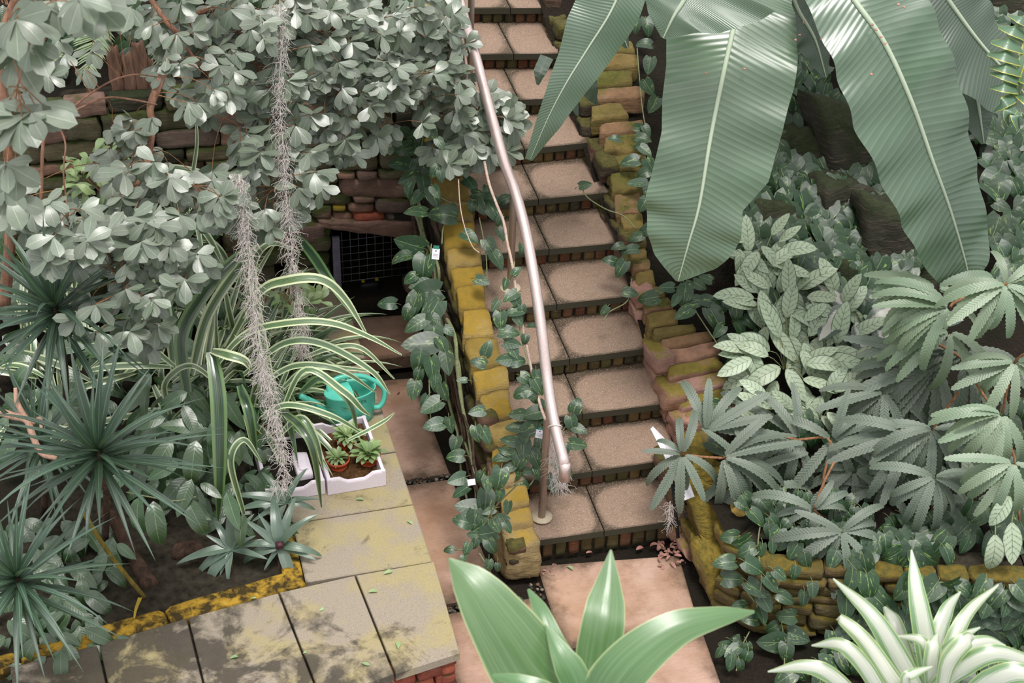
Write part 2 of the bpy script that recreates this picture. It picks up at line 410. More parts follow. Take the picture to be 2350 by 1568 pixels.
def ledgemat():
    """grey paving slabs with yellow lichen clouds and black damp stains"""
    m = M('coping_slab', .7, .35); g = m.n('NewGeometry'); P = g.outputs['Position']; f = m.noise(140, 3, P)
    n = m.noise(2.6, 4, P, .6); n2 = m.noise(3.1, 5, m.scalev(P, (1, 1, 1)), .65, dist=.6); n3 = m.noise(14, 5, P, .7)
    sp = m.n('SeparateXYZ'); m.l(P, sp.inputs[0])
    c = m.mix(f, s2l(120, 110, 98), s2l(176, 164, 146))
    c = m.mix(m.map(n, .44, .58, 0., .62), c, m.mix(f, s2l(148, 134, 80), s2l(178, 166, 112)))
    # damp black staining gets denser towards the shaded planting on the left
    left = m.map(sp.outputs[0], -.9, -2.6, -.1, .16)
    st = m.ma('ADD', m.ma('ADD', n2, left), m.ma('MULTIPLY', m.ma('ADD', n3, -.5), .3))
    c = m.mix(m.map(st, .49, .62, 0., .9), c, m.mix(n3, s2l(34, 32, 28), s2l(84, 76, 66)))
    c = m.mix(m.map(f, .68, .8, 0., .35), c, s2l(215, 205, 185)); c = m.mix(m.map(f, .36, .28, 0., .45), c, s2l(62, 56, 46))
    m.col(c); m.bump(m.ma('ADD', f, m.ma('MULTIPLY', n3, .5)), .3, .004); return m.m
m_ledge = ledgemat()
def kerbmat():
    m = M('mossy_kerb', .85, .2); g = m.n('NewGeometry'); P = g.outputs['Position']; n = m.noise(11, 6, P, .65, dist=.3); n2 = m.noise(60, 4, P)
    c = m.mix(n2, s2l(184, 148, 56), s2l(150, 118, 34)); c = m.mix(m.map(n, .42, .58, 0., .93), c, s2l(38, 34, 22)); m.col(m.mix(m.map(n, .36, .24), c, s2l(196, 160, 110)))
    m.bump(m.ma('ADD', n, m.ma('MULTIPLY', n2, .4)), .6, .012); return m.m
m_kerb = kerbmat()
def pathmat():
    m = M('path_slab', .8, .25); g = m.n('NewGeometry'); P = g.outputs['Position']; n = m.noise(2.2, 5, P, .6); f = m.noise(120, 3, P)
    br = m.noise(16, 5, m.scalev(P, (.6, 7, 1)), .6); n2 = m.noise(1.3, 3, P); gen = m.tc('Generated'); x = m.n('SeparateXYZ'); m.l(gen, x.inputs[0])
    c = m.mix(m.map(n, .35, .65), s2l(148, 116, 94), s2l(188, 158, 142)); c = m.mix(m.map(br, .45, .7, 0., .28), c, s2l(136, 100, 76))
    c = m.mix(m.map(n2, .5, .7, 0., .5), c, s2l(170, 132, 96)); c = m.mix(m.map(m.noise(5, 6, P, .75), .5, .7, 0., .45), c, s2l(120, 92, 72))
    # grime gathers along the edges of each slab
    e = m.ma('MAXIMUM', m.ma('ABSOLUTE', m.ma('MULTIPLY_ADD', x.outputs[0], 2., -1.)), m.ma('ABSOLUTE', m.ma('MULTIPLY_ADD', x.outputs[1], 2., -1.)))
    e = m.ma('ADD', e, m.ma('MULTIPLY', m.ma('ADD', m.noise(5, 5, P, .7), -.5), .55))
    c = m.mix(m.map(e, .68, 1.05, 0., .85, smooth=True), c, s2l(66, 56, 44)); c = m.mix(m.map(f, .58, .7, 0., .2), c, s2l(205, 182, 160)); m.col(c)
    m.bump(m.ma('ADD', f, br), .2, .004); return m.m
m_path = pathmat()
m_gravel = stonemat('gravel', [(120, 112, 100), (90, 84, 74), (150, 112, 92), (70, 66, 60), (168, 156, 140)], None, 0, 30)
def steelmat(name, c, rough):
    m = M(name, rough, .5); m.b.inputs['Metallic'].default_value = .75; n = m.noise(3, 3, m.scalev(m.tc(), (40, 40, 2)))
    m.col(m.mix(m.map(n, .3, .7), tuple(q*.86 for q in s2l(*c)[:3]), s2l(*c))); m.rough(m.map(m.noise(8, 4), .3, .7, rough-.06, rough+.08)); m.bump(n, .05, .002); return m.m
m_steel = steelmat('brushed_steel', (226, 206, 202), .36)
m_post = steelmat('weathered_steel', (186, 168, 158), .42)
m_disc = simple('pale_disc', (196, 182, 158), .6, .4, .08, 30, .05)
m_foam = simple('white_polystyrene', (226, 216, 226), .8, .25, .05, 90, .15)
m_teal = simple('teal_plastic', (92, 200, 178), .32, .5, .05, 2, 0)
m_terra = simple('terracotta_plastic', (186, 84, 48), .5, .4, .12, 8, .05)
m_compost = simple('potting_compost', (84, 60, 38), .95, .1, .6, 60, 1.)
m_white = simple('white_label', (232, 230, 238), .5, .4, .03, 4, 0)
m_black = simple('black_plastic', (26, 28, 32), .5, .4, .2, 4, 0)
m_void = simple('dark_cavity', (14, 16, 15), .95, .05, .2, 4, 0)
m_frame = simple('purple_grey_painted_iron', (118, 112, 128), .6, .4, .25, 14, .3)
m_wire = simple('galvanised_wire', (120, 124, 126), .5, .5, .2, 20, 0, .6)
m_sticker = simple('yellow_sticker', (220, 190, 20), .5, .4, .02, 4, 0)
def barkmat(name, c1, c2, sc=8):
    m = M(name, .85, .2); n = m.noise(sc, 5, m.scalev(m.tc(), (3, 3, .6)), .65, dist=.5)
    m.col(m.mix(m.map(n, .35, .65), s2l(*c1), s2l(*c2))); m.bump(n, .8, .02); return m.m
m_bark = barkmat('reddish_bark', (112, 80, 64), (158, 120, 100)); m_twig = barkmat('tan_twig', (140, 98, 70), (176, 132, 98), 20)
m_darkbark = barkmat('dark_bark', (54, 42, 35), (88, 68, 56)); m_stump = barkmat('weathered_timber', (92, 70, 58), (150, 116, 100), 5)
m_greystem = barkmat('pale_green_stem', (120, 136, 92), (150, 150, 118), 20); m_pinkstem = barkmat('pinkish_vine_stem', (176, 150, 138), (206, 184, 170), 14)
m_root = barkmat('pale_root', (176, 136, 118), (206, 170, 150), 10); m_cane = barkmat('yellow_cane', (140, 120, 50), (96, 84, 40), 10)
m_trunk = barkmat('red_brown_trunk', (92, 52, 36), (134, 78, 54), 3)

# ================================================================ GROUND
RISE, TREAD = .1925, .38
def grid(name, fn, x0, x1, y0, y1, nx, ny, mat, parent=None, inside=None):
    V = [Vector((x, y, fn(x, y))) for y in np.linspace(y0, y1, ny) for x in np.linspace(x0, x1, nx)]
    F = []
    for j in range(ny-1):
        for i in range(nx-1):
            q = (j*nx+i, j*nx+i+1, (j+1)*nx+i+1, (j+1)*nx+i)
            if inside and not all(inside(V[k].x, V[k].y) for k in q): continue
            F.append(q)
    return part(name, V, F, mat, parent)
def N2(x, y, s=1., o=0.): return noise.noise(Vector((x*s+o, y*s-o, o)))
# floor below everything
fl = structure('floor', 'pinkish tan concrete path between the raised bed and the steps', 'floor', (0, -1, 0))
grid('ground_soil', lambda x, y: -.035+N2(x, y, 4)*.01, -.80, 7.0, -3.2, 3.4, 90, 80, m_soil, fl)
def paver(q, z=0., th=.05, nm='path_slab', mat=None, par=None):
    V, F = slab(q, z-th, z, .008); return part(nm, V, F, mat or m_path, par or fl, smooth=False)
g1 = [atZ(x, y, 0) for x, y in ((935, 1100), (1030, 1083))]
ya, yb = 1.0, -.21
paver([(-.74, ya+.04), (-.34, ya+.03), (-.34, 2.16), (-.74, 2.2)])
paver([(-.74, yb+.04), (-.30, yb+.05), (-.34, ya-.03), (-.74, ya-.02)])
paver([(-.74, -1.35), (-.12, -1.38), (-.12, yb-.03), (-.74, yb-.04)])
paver([(-.74, -2.6), (-.12, -2.6), (-.12, -1.43), (-.74, -1.4)])
paver([(-.06, -.70), (.80, -.70), (.90, -.10), (-.01, .02)], nm='landing_slab')
paver([(-.10, -1.6), (.70, -1.6), (.80, -.76), (-.10, -.76)])
paver([(-.10, -2.6), (.66, -2.6), (.70, -1.66), (-.10, -1.66)])
# raised slab at the far end of the path, with its dark front edge
paver([(-.74, 2.28), (-.18, 2.26), (-.2, 2.80), (-.74, 2.86)], .13, .11, 'raised_slab')
# gravel strips in the open joints: single pebbles
gv = []
for (x0, x1, y0, y1, n) in ((-.73, -.34, ya-.02, ya+.035, 60), (-.73, -.3, yb-.035, yb+.04, 60), (.0, .8, -.755, -.705, 90), (-.12, -.04, -1.3, -.1, 70)):
    for _ in range(n):
        s = U(.006, .015); c = Vector((U(x0, x1), U(y0, y1), -.018+s*.5)); gv.append((c, s))
pb = mesh_of('pebble', *rock(hexa(-1, 1, -1, 1, -.7, .7), 2, .2, 3, 5), m_gravel)
for c, s in gv:
    o = link('pebble', pb, fl); o.location = c-fl.location; o.scale = (s, s*U(.7, 1), s); o.rotation_euler = (0, 0, U(0, 6))

# right-hand planted slope, and the bed above the back wall
def slopez(x, y):
    z = .20+.50*y+N2(x, y, 1.3)*.10+N2(x, y, 5)*.025
    if y < .5: z = max(z, .42+N2(x, y, 3)*.04)
    return max(.36, z)
bed = structure('ground_right', 'dark soil slope of the planted bed right of the steps', 'ground', (2.5, 1, .5))
def wline(x):
    for a, c in ((( .93, -.58), (1.10, -.84)), ((1.10, -.84), (1.6, -1.02)), ((1.6, -1.02), (2.6, -1.35)), ((2.6, -1.35), (7.6, -2.8))):
        if x <= c[0]: return a[1]+(c[1]-a[1])*(x-a[0])/(c[0]-a[0])
    return -2.8
grid('soil', slopez, 1.05, 7.5, -2.6, 8.5, 100, 140, m_soil, bed, lambda x, y: y > wline(x)+.12)
bed2 = structure('ground_left', 'dark soil of the raised planting bed left of the path', 'ground', (-2.5, .5, .3))
grid('soil', lambda x, y: .36+N2(x, y, 2)*.06, -6.5, -1.52, -.7, 3.4, 60, 50, m_soil, bed2, lambda x, y: y > -.42+.16*(x+1.5)-.12)
bed3 = structure('ground_back', 'dark soil of the upper planting terrace behind the stone wall', 'ground', (-3, 5, 1.9))
grid('soil', lambda x, y: 1.92+.25*max(0, y-3.3)+N2(x, y, 1.5)*.15, -8, -.12, 3.25, 9, 60, 50, m_soil, bed3)

# ================================================================ STAIRS
EDG = [((1242.5, 1238), (1568, 1191)), ((1310, 1087.5), (1509, 1058)), ((1285, 955), (1503, 928)), ((1271, 827), (1471, 800)), ((1203, 705), (1428, 680)), ((1228, 573), (1411, 557)), ((1203, 459), (1389, 441)), ((1182, 343), (1375, 323)), ((1125, 230), (1353, 221)), ((1096, 123), (1253, 121)), ((1071, 17), (1307, 16))]
SPL = [1397, 1363, 1340, 1310, 1283, 1262, 1238, 1205, 1193, 1180, 1172]     # px of the joint between the two slabs of a tread
SLO = .045      # treads fall slightly to the front
st = structure('staircase', 'stone staircase of speckled treads on brick risers climbing away', 'staircase', (.5, 1.5, .8))
lines = []
for k, (a, b) in enumerate(EDG, 1):
    A = atZ(*a, k*RISE); B = atZ(*b, k*RISE); lines.append((A, (B-A)/(B.x-A.x)))
for k in range(12, 16): lines.append((lines[-1][0]+Vector((.01, TREAD, RISE)), lines[-1][1]))
def ly(k, x): A, d = lines[k]; return A.y+d.y*(x-A.x)
for k in range(15):
    z = (k+1)*RISE; wr = .07*max(0, 3-k)
    x0 = -.06+.006*k; x1 = 1.12 if k else 1.02
    yb_ = lambda x: (ly(k+1, x) if k < 14 else ly(k, x)+TREAD)+.06
    A, d = lines[k]; xs = (atZ(SPL[k], EDG[k][0][1], z).x if k < 11 else .55)
    for (p, q) in ((x0, xs-.003), (xs+.003, x1)):
        V, F = slab([(p, ly(k, p)), (q, ly(k, q)), (q, yb_(q)), (p, yb_(p))], z-.055, z, .007)
        V = [Vector((v[0], v[1], v[2]+SLO*(v[1]-ly(k, v[0]))/TREAD)) for v in V]
        part('tread_slab', V, F, m_tread, st, smooth=False)
    # mortar core, then single bricks standing on end
    f = .025
    V, F = box([Vector((p, ly(k, p)+f+.02 if i < 2 else ly(k, p)+.5, zz)) for zz in (z-RISE-.1, z-.055) for i, p in enumerate((x0, x1, x1, x0))])
    part('riser_core', V, F, m_mortar, st, smooth=False)
    w = .072; nb = int((x1-x0)/(w+.014)); zb = z-RISE+(SLO if k else 0)
    for i in range(nb):
        xa = x0+.01+i*(w+.014)+U(-.003, .003)
        yy = ly(k, xa)+f-U(0, .006)
        V, F = rock(hexa(xa, xa+w+U(-.006, .003), yy, yy+.05, zb+.004, z-.06+U(-.004, .0), .002), 4, .05, 14, i+k*31)
        part('brick', V, F, m_rbrick, st)

# ================================================================ LEFT STAIR WALL
wl = structure('wall_stair_left', 'low mossy stone wall with ochre capping stones along the left of the steps', 'wall', (-.1, 1.5, .8))
CAPL = [((950, -45), (1008, -47), (1012, -8), (952, -4)), ((950, 0), (1008, -2), (1012, 28), (952, 32)), ((952, 40), (1008, 38), (1010, 72), (954, 76)), ((954, 82), (1008, 80), (1012, 114), (956, 118)), ((955, 124), (1009, 121), (1010, 152), (956, 154)),
        ((958, 160), (1008, 158), (1009, 180), (958, 184)), ((950, 188), (1004, 186), (1004, 208), (952, 210)), ((957, 215), (1002, 213), (1006, 248), (960, 250)), ((953, 256), (1004, 253), (1008, 290), (956, 294)), ((958, 300), (1020, 298), (1030, 330), (965, 334)),
        ((966, 340), (1040, 338), (1056, 366), (978, 370)), ((980, 374), (1058, 372), (1070, 400), (992, 403)), ((996, 407), (1072, 405), (1080, 452), (1004, 458)), ((1010, 462), (1080, 460), (1086, 498), (1014, 502)),
        ((1016, 506), (1088, 505), (1093, 562), (1018, 562)), ((1023, 570), (1102, 566), (1107, 600), (1030, 609)), ((1032, 613), (1107, 607), (1111, 646), (1041, 655)), ((1045, 658), (1109, 648), (1118, 700), (1054, 705)), ((1062, 711), (1118, 704), (1136, 766), (1061, 770)),
        ((1066, 776), (1144, 771), (1150, 826), (1079, 838)), ((1084, 854), (1162, 836), (1168, 884), (1093, 896)), ((1100, 904), (1168, 892), (1176, 950), (1118, 961)), ((1118, 968), (1188, 958), (1191, 1004), (1132, 1016)), ((1127, 1031), (1189, 1014), (1196, 1058), (1129, 1067)),
        ((1138, 1076), (1197, 1066), (1207, 1104), (1145, 1116)), ((1146, 1121), (1208, 1110), (1216, 1150), (1152, 1165)), ((1158, 1174), (1217, 1160), (1224, 1196), (1168, 1204))]
for i, q in enumerate(CAPL):
    P = [atS(x, y, .33+U(-.008, .008)) for x, y in (q[3], q[2], q[1], q[0])]
    dn = Vector((0, -.04, -.15)); V, F = rock([p+dn for p in P]+P, 7, .06, 13, i+1, .5)
    part('capping_stone', V, F, m_cap2 if i in (18, 20, 21, 22, 24) else m_cap, wl)
# rubble core below the caps: courses of single stones on the path side
def course(par, y0, y1, xf, z0f, z1, mat, seed, ylen=(.16, .34), zh=(.07, .13), dx=.12, name='stone'):
    z = z0f; j = 0
    while z < z1-.02:
        h = min(U(*zh), z1-z); y = y0-U(0, .1)
        while y < y1:
            l = U(*ylen); 
            if z < .507*(y+l*.5)+.33-.12:
                x = xf(y)+U(-.015, .02)
                V, F = rock(hexa(x, x+dx, y+.004, y+l-.004, z+.004, z+h-.004, .008), 3, .1, 6, seed+j); part(name, V, F, mat, par)
            y += l; j += 1
        z += h
xl = lambda y: -.25+.045*max(0, y)
V, F = [], []
box([Vector((-.2, -.02, -.1)), Vector((-.03, -.02, -.1)), Vector((.1, 6, -.1)), Vector((-.08, 6, -.1)), Vector((-.2, -.02, .18)), Vector((-.03, -.02, .18)), Vector((.1, 6, 3.15)), Vector((-.08, 6, 3.15))], V, F)
part('wall_core', V, F, m_mortar, wl, smooth=False)
course(wl, 0., 3.1, xl, 0, 1.8, m_side, 100)
# end block standing on the path
b0 = [atZ(1153, 1338, 0), atZ(1236, 1330, 0)]
x0, x1, yf = -.262, -.035, b0[0].y
V, F = rock([Vector(p) for p in ((x0, yf, 0), (x1, yf-.03, 0), (x1+.02, yf+.26, 0), (x0, yf+.24, 0), (x0+.01, yf+.01, .25), (x1+.005, yf-.01, .27), (x1+.01, yf+.24, .39), (x0+.02, yf+.22, .37))], 10, .08, 11, 77, .7)
part('end_block', V, F, m_cap2, wl)

# ================================================================ RIGHT STAIR WALL
wr_ = structure('wall_stair_right', 'low stone wall of mossy slabs along the right of the steps', 'wall', (1.2, 1.5, .8))
CAPR = [((1376, 95), (1450, 93), (1460, 118), (1376, 120)), ((1375, 125), (1464, 123), (1466, 153), (1373, 155)), ((1366, 163), (1451, 161), (1452, 191), (1364, 196)), ((1361, 202), (1481, 197), (1479, 222), (1359, 230)), ((1358, 240), (1428, 233), (1445, 266), (1358, 275)),
        ((1377, 283), (1476, 274), (1480, 297), (1378, 307)), ((1386, 311), (1470, 305), (1472, 345), (1388, 350)), ((1394, 354), (1482, 350), (1482, 386), (1396, 391)), ((1400, 395), (1475, 390), (1477, 432), (1404, 441)), ((1411, 447), (1468, 442), (1470, 478), (1416, 487)),
        ((1424, 492), (1474, 488), (1478, 520), (1430, 526)), ((1432, 532), (1480, 528), (1484, 560), (1438, 566)), ((1444, 571), (1482, 568), (1486, 590), (1448, 593)), ((1450, 597), (1490, 593), (1494, 614), (1454, 619)), ((1456, 624), (1500, 618), (1507, 650), (1460, 656)), ((1462, 661), (1512, 656), (1530, 676), (1470, 684)), ((1474, 689), (1535, 682), (1548, 703), (1482, 712)),
        ((1485, 718), (1553, 706), (1558, 738), (1489, 748)), ((1497, 753), (1592, 741), (1600, 755), (1506, 772)), ((1516, 777), (1630, 758), (1636, 776), (1520, 799)), ((1521, 805), (1646, 781), (1657, 809), (1526, 835)), ((1533, 840), (1646, 817), (1668, 840), (1538, 868)), ((1548, 874), (1665, 850), (1684, 876), (1556, 906)), ((1558, 914), (1682, 884), (1694, 910), (1566, 938)),
        ((1570, 944), (1640, 928), (1646, 968), (1580, 984)), ((1584, 992), (1640, 976), (1640, 1040), (1590, 1052)), ((1588, 1060), (1644, 1050), (1650, 1110), (1592, 1124))]
for i, q in enumerate(CAPR):
    P = [atS(x, y, .30+U(-.01, .01)) for x, y in (q[3], q[2], q[1], q[0])]
    dn = Vector((-.01, -.02, -.13)); V, F = rock([p+dn for p in P]+P, 7, .075, 14, i+41, .9)
    part('capping_stone', V, F, m_rpink if 19 < i < 25 else m_rcap, wr_)
V, F = [], []
box([Vector((1.14, -.1, -.1)), Vector((1.45, -.1, -.1)), Vector((1.5, 6, -.1)), Vector((1.24, 6, -.1)), Vector((1.14, -.1, .13)), Vector((1.45, -.1, .13)), Vector((1.5, 6, 3.1)), Vector((1.24, 6, 3.1))], V, F)
part('wall_core', V, F, m_mortar, wr_, smooth=False)
xr = lambda y: 1.03+.015*y
z = .0; j = 300
for r in range(24):
    h = U(.08, .13); y = -.05
    while y < 4:
        l = U(.14, .3); zt = .507*(y+l*.5)+.30-.1; zs = .507*y-.02
        if z < zt and z+h > zs:
            x = xr(y)+U(-.02, .02); V, F = rock(hexa(x, x+.14, y+.003, y+l, z, z+h, .012), 5, .1, 12, j, .8); part('stone', V, F, m_rpink if y < 1.4 else m_side, wr_)
        y += l; j += 1
    z += h

# ================================================================ FRONT RIGHT WALL (corner boulders + dry stone)
wf = structure('wall_right', 'mossy yellow corner boulders and dry stone retaining wall of the right bed', 'wall', (1.5, -.5, .3))
def rockpx(par, q, dep, th, mat, n=6, rough=.1, rnd=5, seed=0, name='boulder', strat=.6, tilt=(0, 0)):
    """rock whose front face fills the pixel quad q (tl, tr, br, bl); dep = world Y of bottom / top of the face"""
    (tl, tr, br, bl) = q; P = [atY(*bl, dep[0]), atY(*br, dep[0]+tilt[0]), atY(*br, dep[0]+th), atY(*bl, dep[0]+th), atY(*tl, dep[1]), atY(*tr, dep[1]+tilt[0]), None, None]
    P[2] = P[1]+Vector((.0, th, 0)); P[3] = P[0]+Vector((0, th, 0)); P[6] = P[5]+Vector((0, th, 0)); P[7] = P[4]+Vector((0, th, 0))
    V, F = rock(P, n, rough, rnd, seed, strat); return part(name, V, F, mat, par)
# corner: leaning streaked slabs, in front Y ~ -.1 .. -.5
rockpx(wf, ((1578, 1142), (1640, 1120), (1690, 1290), (1640, 1310)), (-.35, -.05), .3, m_yrock, 7, .13, 5, 901, strat=1.4)
rockpx(wf, ((1580, 1222), (1612, 1225), (1668, 1395), (1636, 1385)), (-.55, -.12), .25, m_yrock, 7, .14, 5, 902, strat=1.4)
rockpx(wf, ((1605, 1215), (1660, 1205), (1700, 1345), (1645, 1330)), (-.48, -.15), .3, m_yrock, 7, .14, 5, 912, strat=1.4)
rockpx(wf, ((1622, 1300), (1680, 1290), (1700, 1400), (1632, 1402)), (-.62, -.45), .3, m_yrock, 7, .12, 5, 903, strat=1.2)
rockpx(wf, ((1640, 1120), (1690, 1110), (1712, 1220), (1668, 1240)), (-.30, -.02), .3, m_yrock, 6, .12, 5, 904, strat=1.)
rockpx(wf, ((1692, 1152), (1738, 1140), (1718, 1212), (1676, 1222)), (-.34, -.22), .15, m_cap, 6, .12, 5, 905)
rockpx(wf, ((1745, 1160), (1778, 1162), (1762, 1250), (1726, 1252)), (-.38, -.28), .12, m_cap, 6, .13, 5, 906)
rockpx(wf, ((1655, 1235), (1730, 1225), (1740, 1330), (1680, 1340)), (-.5, -.4), .2, m_yrock, 6, .12, 5, 907, strat=1.)
rockpx(wf, ((1534, 1195), (1580, 1190), (1582, 1238), (1540, 1252)), (-.02, .05), .2, m_rpink, 5, .12, 5, 908, 'stone')
rockpx(wf, ((1560, 1245), (1592, 1238), (1606, 1300), (1572, 1290)), (-.2, -.08), .1, m_rpink, 5, .12, 5, 909, 'stone')
rockpx(wf, ((1590, 1052), (1640, 1040), (1650, 1130), (1586, 1145)), (-.0, .18), .3, m_yrock, 6, .12, 5, 910)
rockpx(wf, ((1510, 1060), (1580, 1040), (1584, 1190), (1548, 1195)), (.1, .25), .2, m_side, 6, .12, 5, 911, strat=1.)
# dry stone courses facing the path, following the bent foot of the wall
WL = [Vector(p) for p in ((.93, -.58, 0), (1.10, -.84, 0), (1.6, -1.02, 0), (2.6, -1.35, 0), (4.6, -1.95, 0))]
V, F = [], []
for a, b in zip(WL[:-1], WL[1:]):
    n_ = Vector((-(b-a).y, (b-a).x, 0)).normalized(); box([p+Vector((0, 0, z)) for z in (-.1, .44) for p in (a+n_*.08, b+n_*.08, b+n_*.35, a+n_*.35)], V, F)
part('wall_core', V, F, m_mortar, wf, smooth=False)
z = 0.; j = 0
while z < .47:
    h = U(.05, .10); s = U(0, .1)
    for a, b in zip(WL[:-1], WL[1:]):
        L_ = (b-a).length; d_ = (b-a)/L_; n_ = Vector((-d_.y, d_.x, 0)); s = U(-.04, 0)
        while s < L_:
            l = min(U(.14, .42), max(.1, L_-s+.03)); o_ = U(-.02, .02)+z*.14; p = a+d_*(s+.003)+n_*o_; q = a+d_*(s+l-.004)+n_*(o_+U(-.01, .01))
            V, F = rock([v+Vector((U(-.005, .005), U(-.005, .005), zz+U(-.006, .006))) for zz in (z+.002, z+h-.003) for v in (p, q, q+n_*.14, p+n_*.14)], 4, .11, 8, 500+j, .8)
            part('stone', V, F, m_dry, wf); s += l; j += 1
    z += h
rockpx(wf, ((1700, 1500), (1790, 1490), (1800, 1600), (1700, 1600)), (-1.0, -.95), .12, m_dry, 5, .08, 7, 930, 'stone')

rkf = structure('wall_far', 'dark mossy boulders at the back of the right bed between the banana leaves', 'wall', (3.2, 3.2, 1.4))
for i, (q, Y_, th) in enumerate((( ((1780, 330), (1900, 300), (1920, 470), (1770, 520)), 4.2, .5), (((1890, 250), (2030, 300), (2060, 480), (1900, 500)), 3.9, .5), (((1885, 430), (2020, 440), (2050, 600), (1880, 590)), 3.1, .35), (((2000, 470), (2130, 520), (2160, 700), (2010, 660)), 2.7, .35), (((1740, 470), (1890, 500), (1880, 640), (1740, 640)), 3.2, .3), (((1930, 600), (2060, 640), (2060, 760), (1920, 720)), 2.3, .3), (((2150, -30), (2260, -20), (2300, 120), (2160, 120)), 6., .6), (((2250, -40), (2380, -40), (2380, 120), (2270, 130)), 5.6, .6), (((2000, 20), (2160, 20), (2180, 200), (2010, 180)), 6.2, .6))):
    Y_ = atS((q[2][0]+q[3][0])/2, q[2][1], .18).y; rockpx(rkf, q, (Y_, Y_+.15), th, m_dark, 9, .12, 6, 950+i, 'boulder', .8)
# ================================================================ BACK WALL
wb = structure('wall_back', 'rough dry stone wall with moss and pink stones behind the left bed', 'wall', (-1.5, 3.1, 1))
YB = 3.1
def wstone(q, mat, seed, n=4, rough=.09, th=.16, dy=0.):
    (xa, ya_, xb, yb2) = q; y = YB+dy+U(-.02, .02)
    A = atY(xa, yb2, y); B = atY(xb, yb2, y); C_ = atY(xb, ya_, y+.01); D = atY(xa, ya_, y+.01)
    t = Vector((0, th, 0)); V, F = rock([A, B, B+t, A+t, D, C_, C_+t, D+t], n, rough, 7, seed, .6); part('stone', V, F, mat, wb)
HERO = [(775, 397, 816, 413, m_pink), (821, 397, 868, 416, m_pink), (870, 391, 960, 414, m_wall), (782, 413, 950, 455, m_pink), (700, 400, 778, 425, m_wall), (700, 427, 778, 446, m_wall), (716, 447, 808, 472, m_wall), (812, 454, 862, 467, m_pink), (800, 469, 860, 489, m_pink), (863, 459, 945, 491, m_pink),
        (718, 475, 762, 504, m_wall), (765, 474, 795, 487, m_yel), (764, 490, 811, 508, m_pink), (812, 491, 884, 510, m_red), (888, 494, 952, 515, m_pink), (712, 508, 762, 545, m_wall), (770, 350, 870, 394, m_wall), (690, 350, 768, 396, m_wall), (872, 352, 950, 388, m_wall), (640, 540, 762, 580, m_wall), (650, 582, 760, 612, m_wall), (655, 614, 762, 650, m_wall)]
for i, (a, b, c, d, mt) in enumerate(HERO): wstone((a, b, c, d), mt, i+600)
# lintel slab over the grate
P = [atY(x, y, YB-.03) for x, y in ((738, 525), (958, 556), (956, 512), (728, 508))]
t = Vector((0, .25, 0)); V, F = rock([P[0], P[1], P[1]+t, P[0]+t, P[3], P[2], P[2]+t, P[3]+t], 8, .13, 9, 650, 1.2); part('lintel_stone', V, F, m_pink, wb)
# remaining courses (irregular), left of and above the measured stones
z = .12; j = 0
while z < 1.98:
    h = U(.08, .17); x = -5.4
    while x < -.10:
        l = U(.16, .5); c = project(Vector((x+l*.5, YB, z+h*.5)))
        if not (702 < c[0] < 960 and 352 < c[1] < 720) and not (645 < c[0] < 770 and 545 < c[1] < 650):
            V, F = rock(hexa(x, x+l-.006, YB+U(-.04, .02), YB+.16, z+.003, z+h-.004, .012), 5, .09, 16, 700+j, 1.1)
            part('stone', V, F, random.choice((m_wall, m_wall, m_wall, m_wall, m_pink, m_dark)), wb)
        x += l; j += 1
    z += h
gx0, gx1 = atY(765, 600, YB).x, atY(960, 600, YB).x
gz0, gz1 = atY(850, 645, YB).z, atY(850, 540, YB).z
V, F = abox(-6, gx0-.02, YB+.12, YB+.4, -.1, 1.92); abox(gx0-.02, -.05, YB+.12, YB+.4, gz1+.02, 1.95, V, F); part('wall_core', V, F, m_mortar, wb, smooth=False)
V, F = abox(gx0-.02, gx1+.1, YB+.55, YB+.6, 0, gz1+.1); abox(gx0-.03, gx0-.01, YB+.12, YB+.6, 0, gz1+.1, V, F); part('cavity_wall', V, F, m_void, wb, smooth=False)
gr = thing('floor_grate', 'square wire mesh grate in the opening low in the stone wall', 'grate', (gx0, YB, gz0))
V, F = abox(gx0, gx0+.055, YB+.0, YB+.03, gz0-.02, gz1+.01); part('frame', V, F, m_frame, gr, smooth=False)
for i in range(12):
    x = gx0+.075+i*.064
    V, F = tube([Vector((x, YB+.02, gz0+.0)), Vector((x, YB+.02, gz1+.04))], .0022, 5); part('wire', V, F, m_wire, gr)
for i in range(7):
    zz = gz0+.012+i*.062
    V, F = tube([Vector((gx0+.05, YB+.016, zz)), Vector((gx1+.04, YB+.016, zz))], .0022, 5); part('wire', V, F, m_wire, gr)
grid('debris_soil', lambda x, y: .02+N2(x, y, 6)*.03+.1*max(0, (y-2.85)/.3), -.78, -.1, 2.3, 3.65, 30, 40, m_soil, fl)
fb = thing('floor_light', 'small black floor light with two yellow stickers below the grate', 'lamp', atZ(848, 660, .12))
c = atZ(848, 652, .16)
V, F = rock(hexa(c.x-.085, c.x+.085, c.y-.06, c.y+.06, .08, .2), 5, .0, 6, 1); part('housing', V, F, m_black, fb)
for sx_, px in ((-1, 830), (1, 862)):
    s_ = c+Vector((.055*sx_, -.02, .045)); V, F = box([s_+Vector(q) for q in ((-.013, -.012, -.003), (.013, -.012, -.003), (.013, .016, .004), (-.013, .016, .004), (-.013, -.013, 0), (.013, -.013, 0), (.013, .015, .007), (-.013, .015, .007))]); part('sticker', V, F, m_sticker, fb, smooth=False)

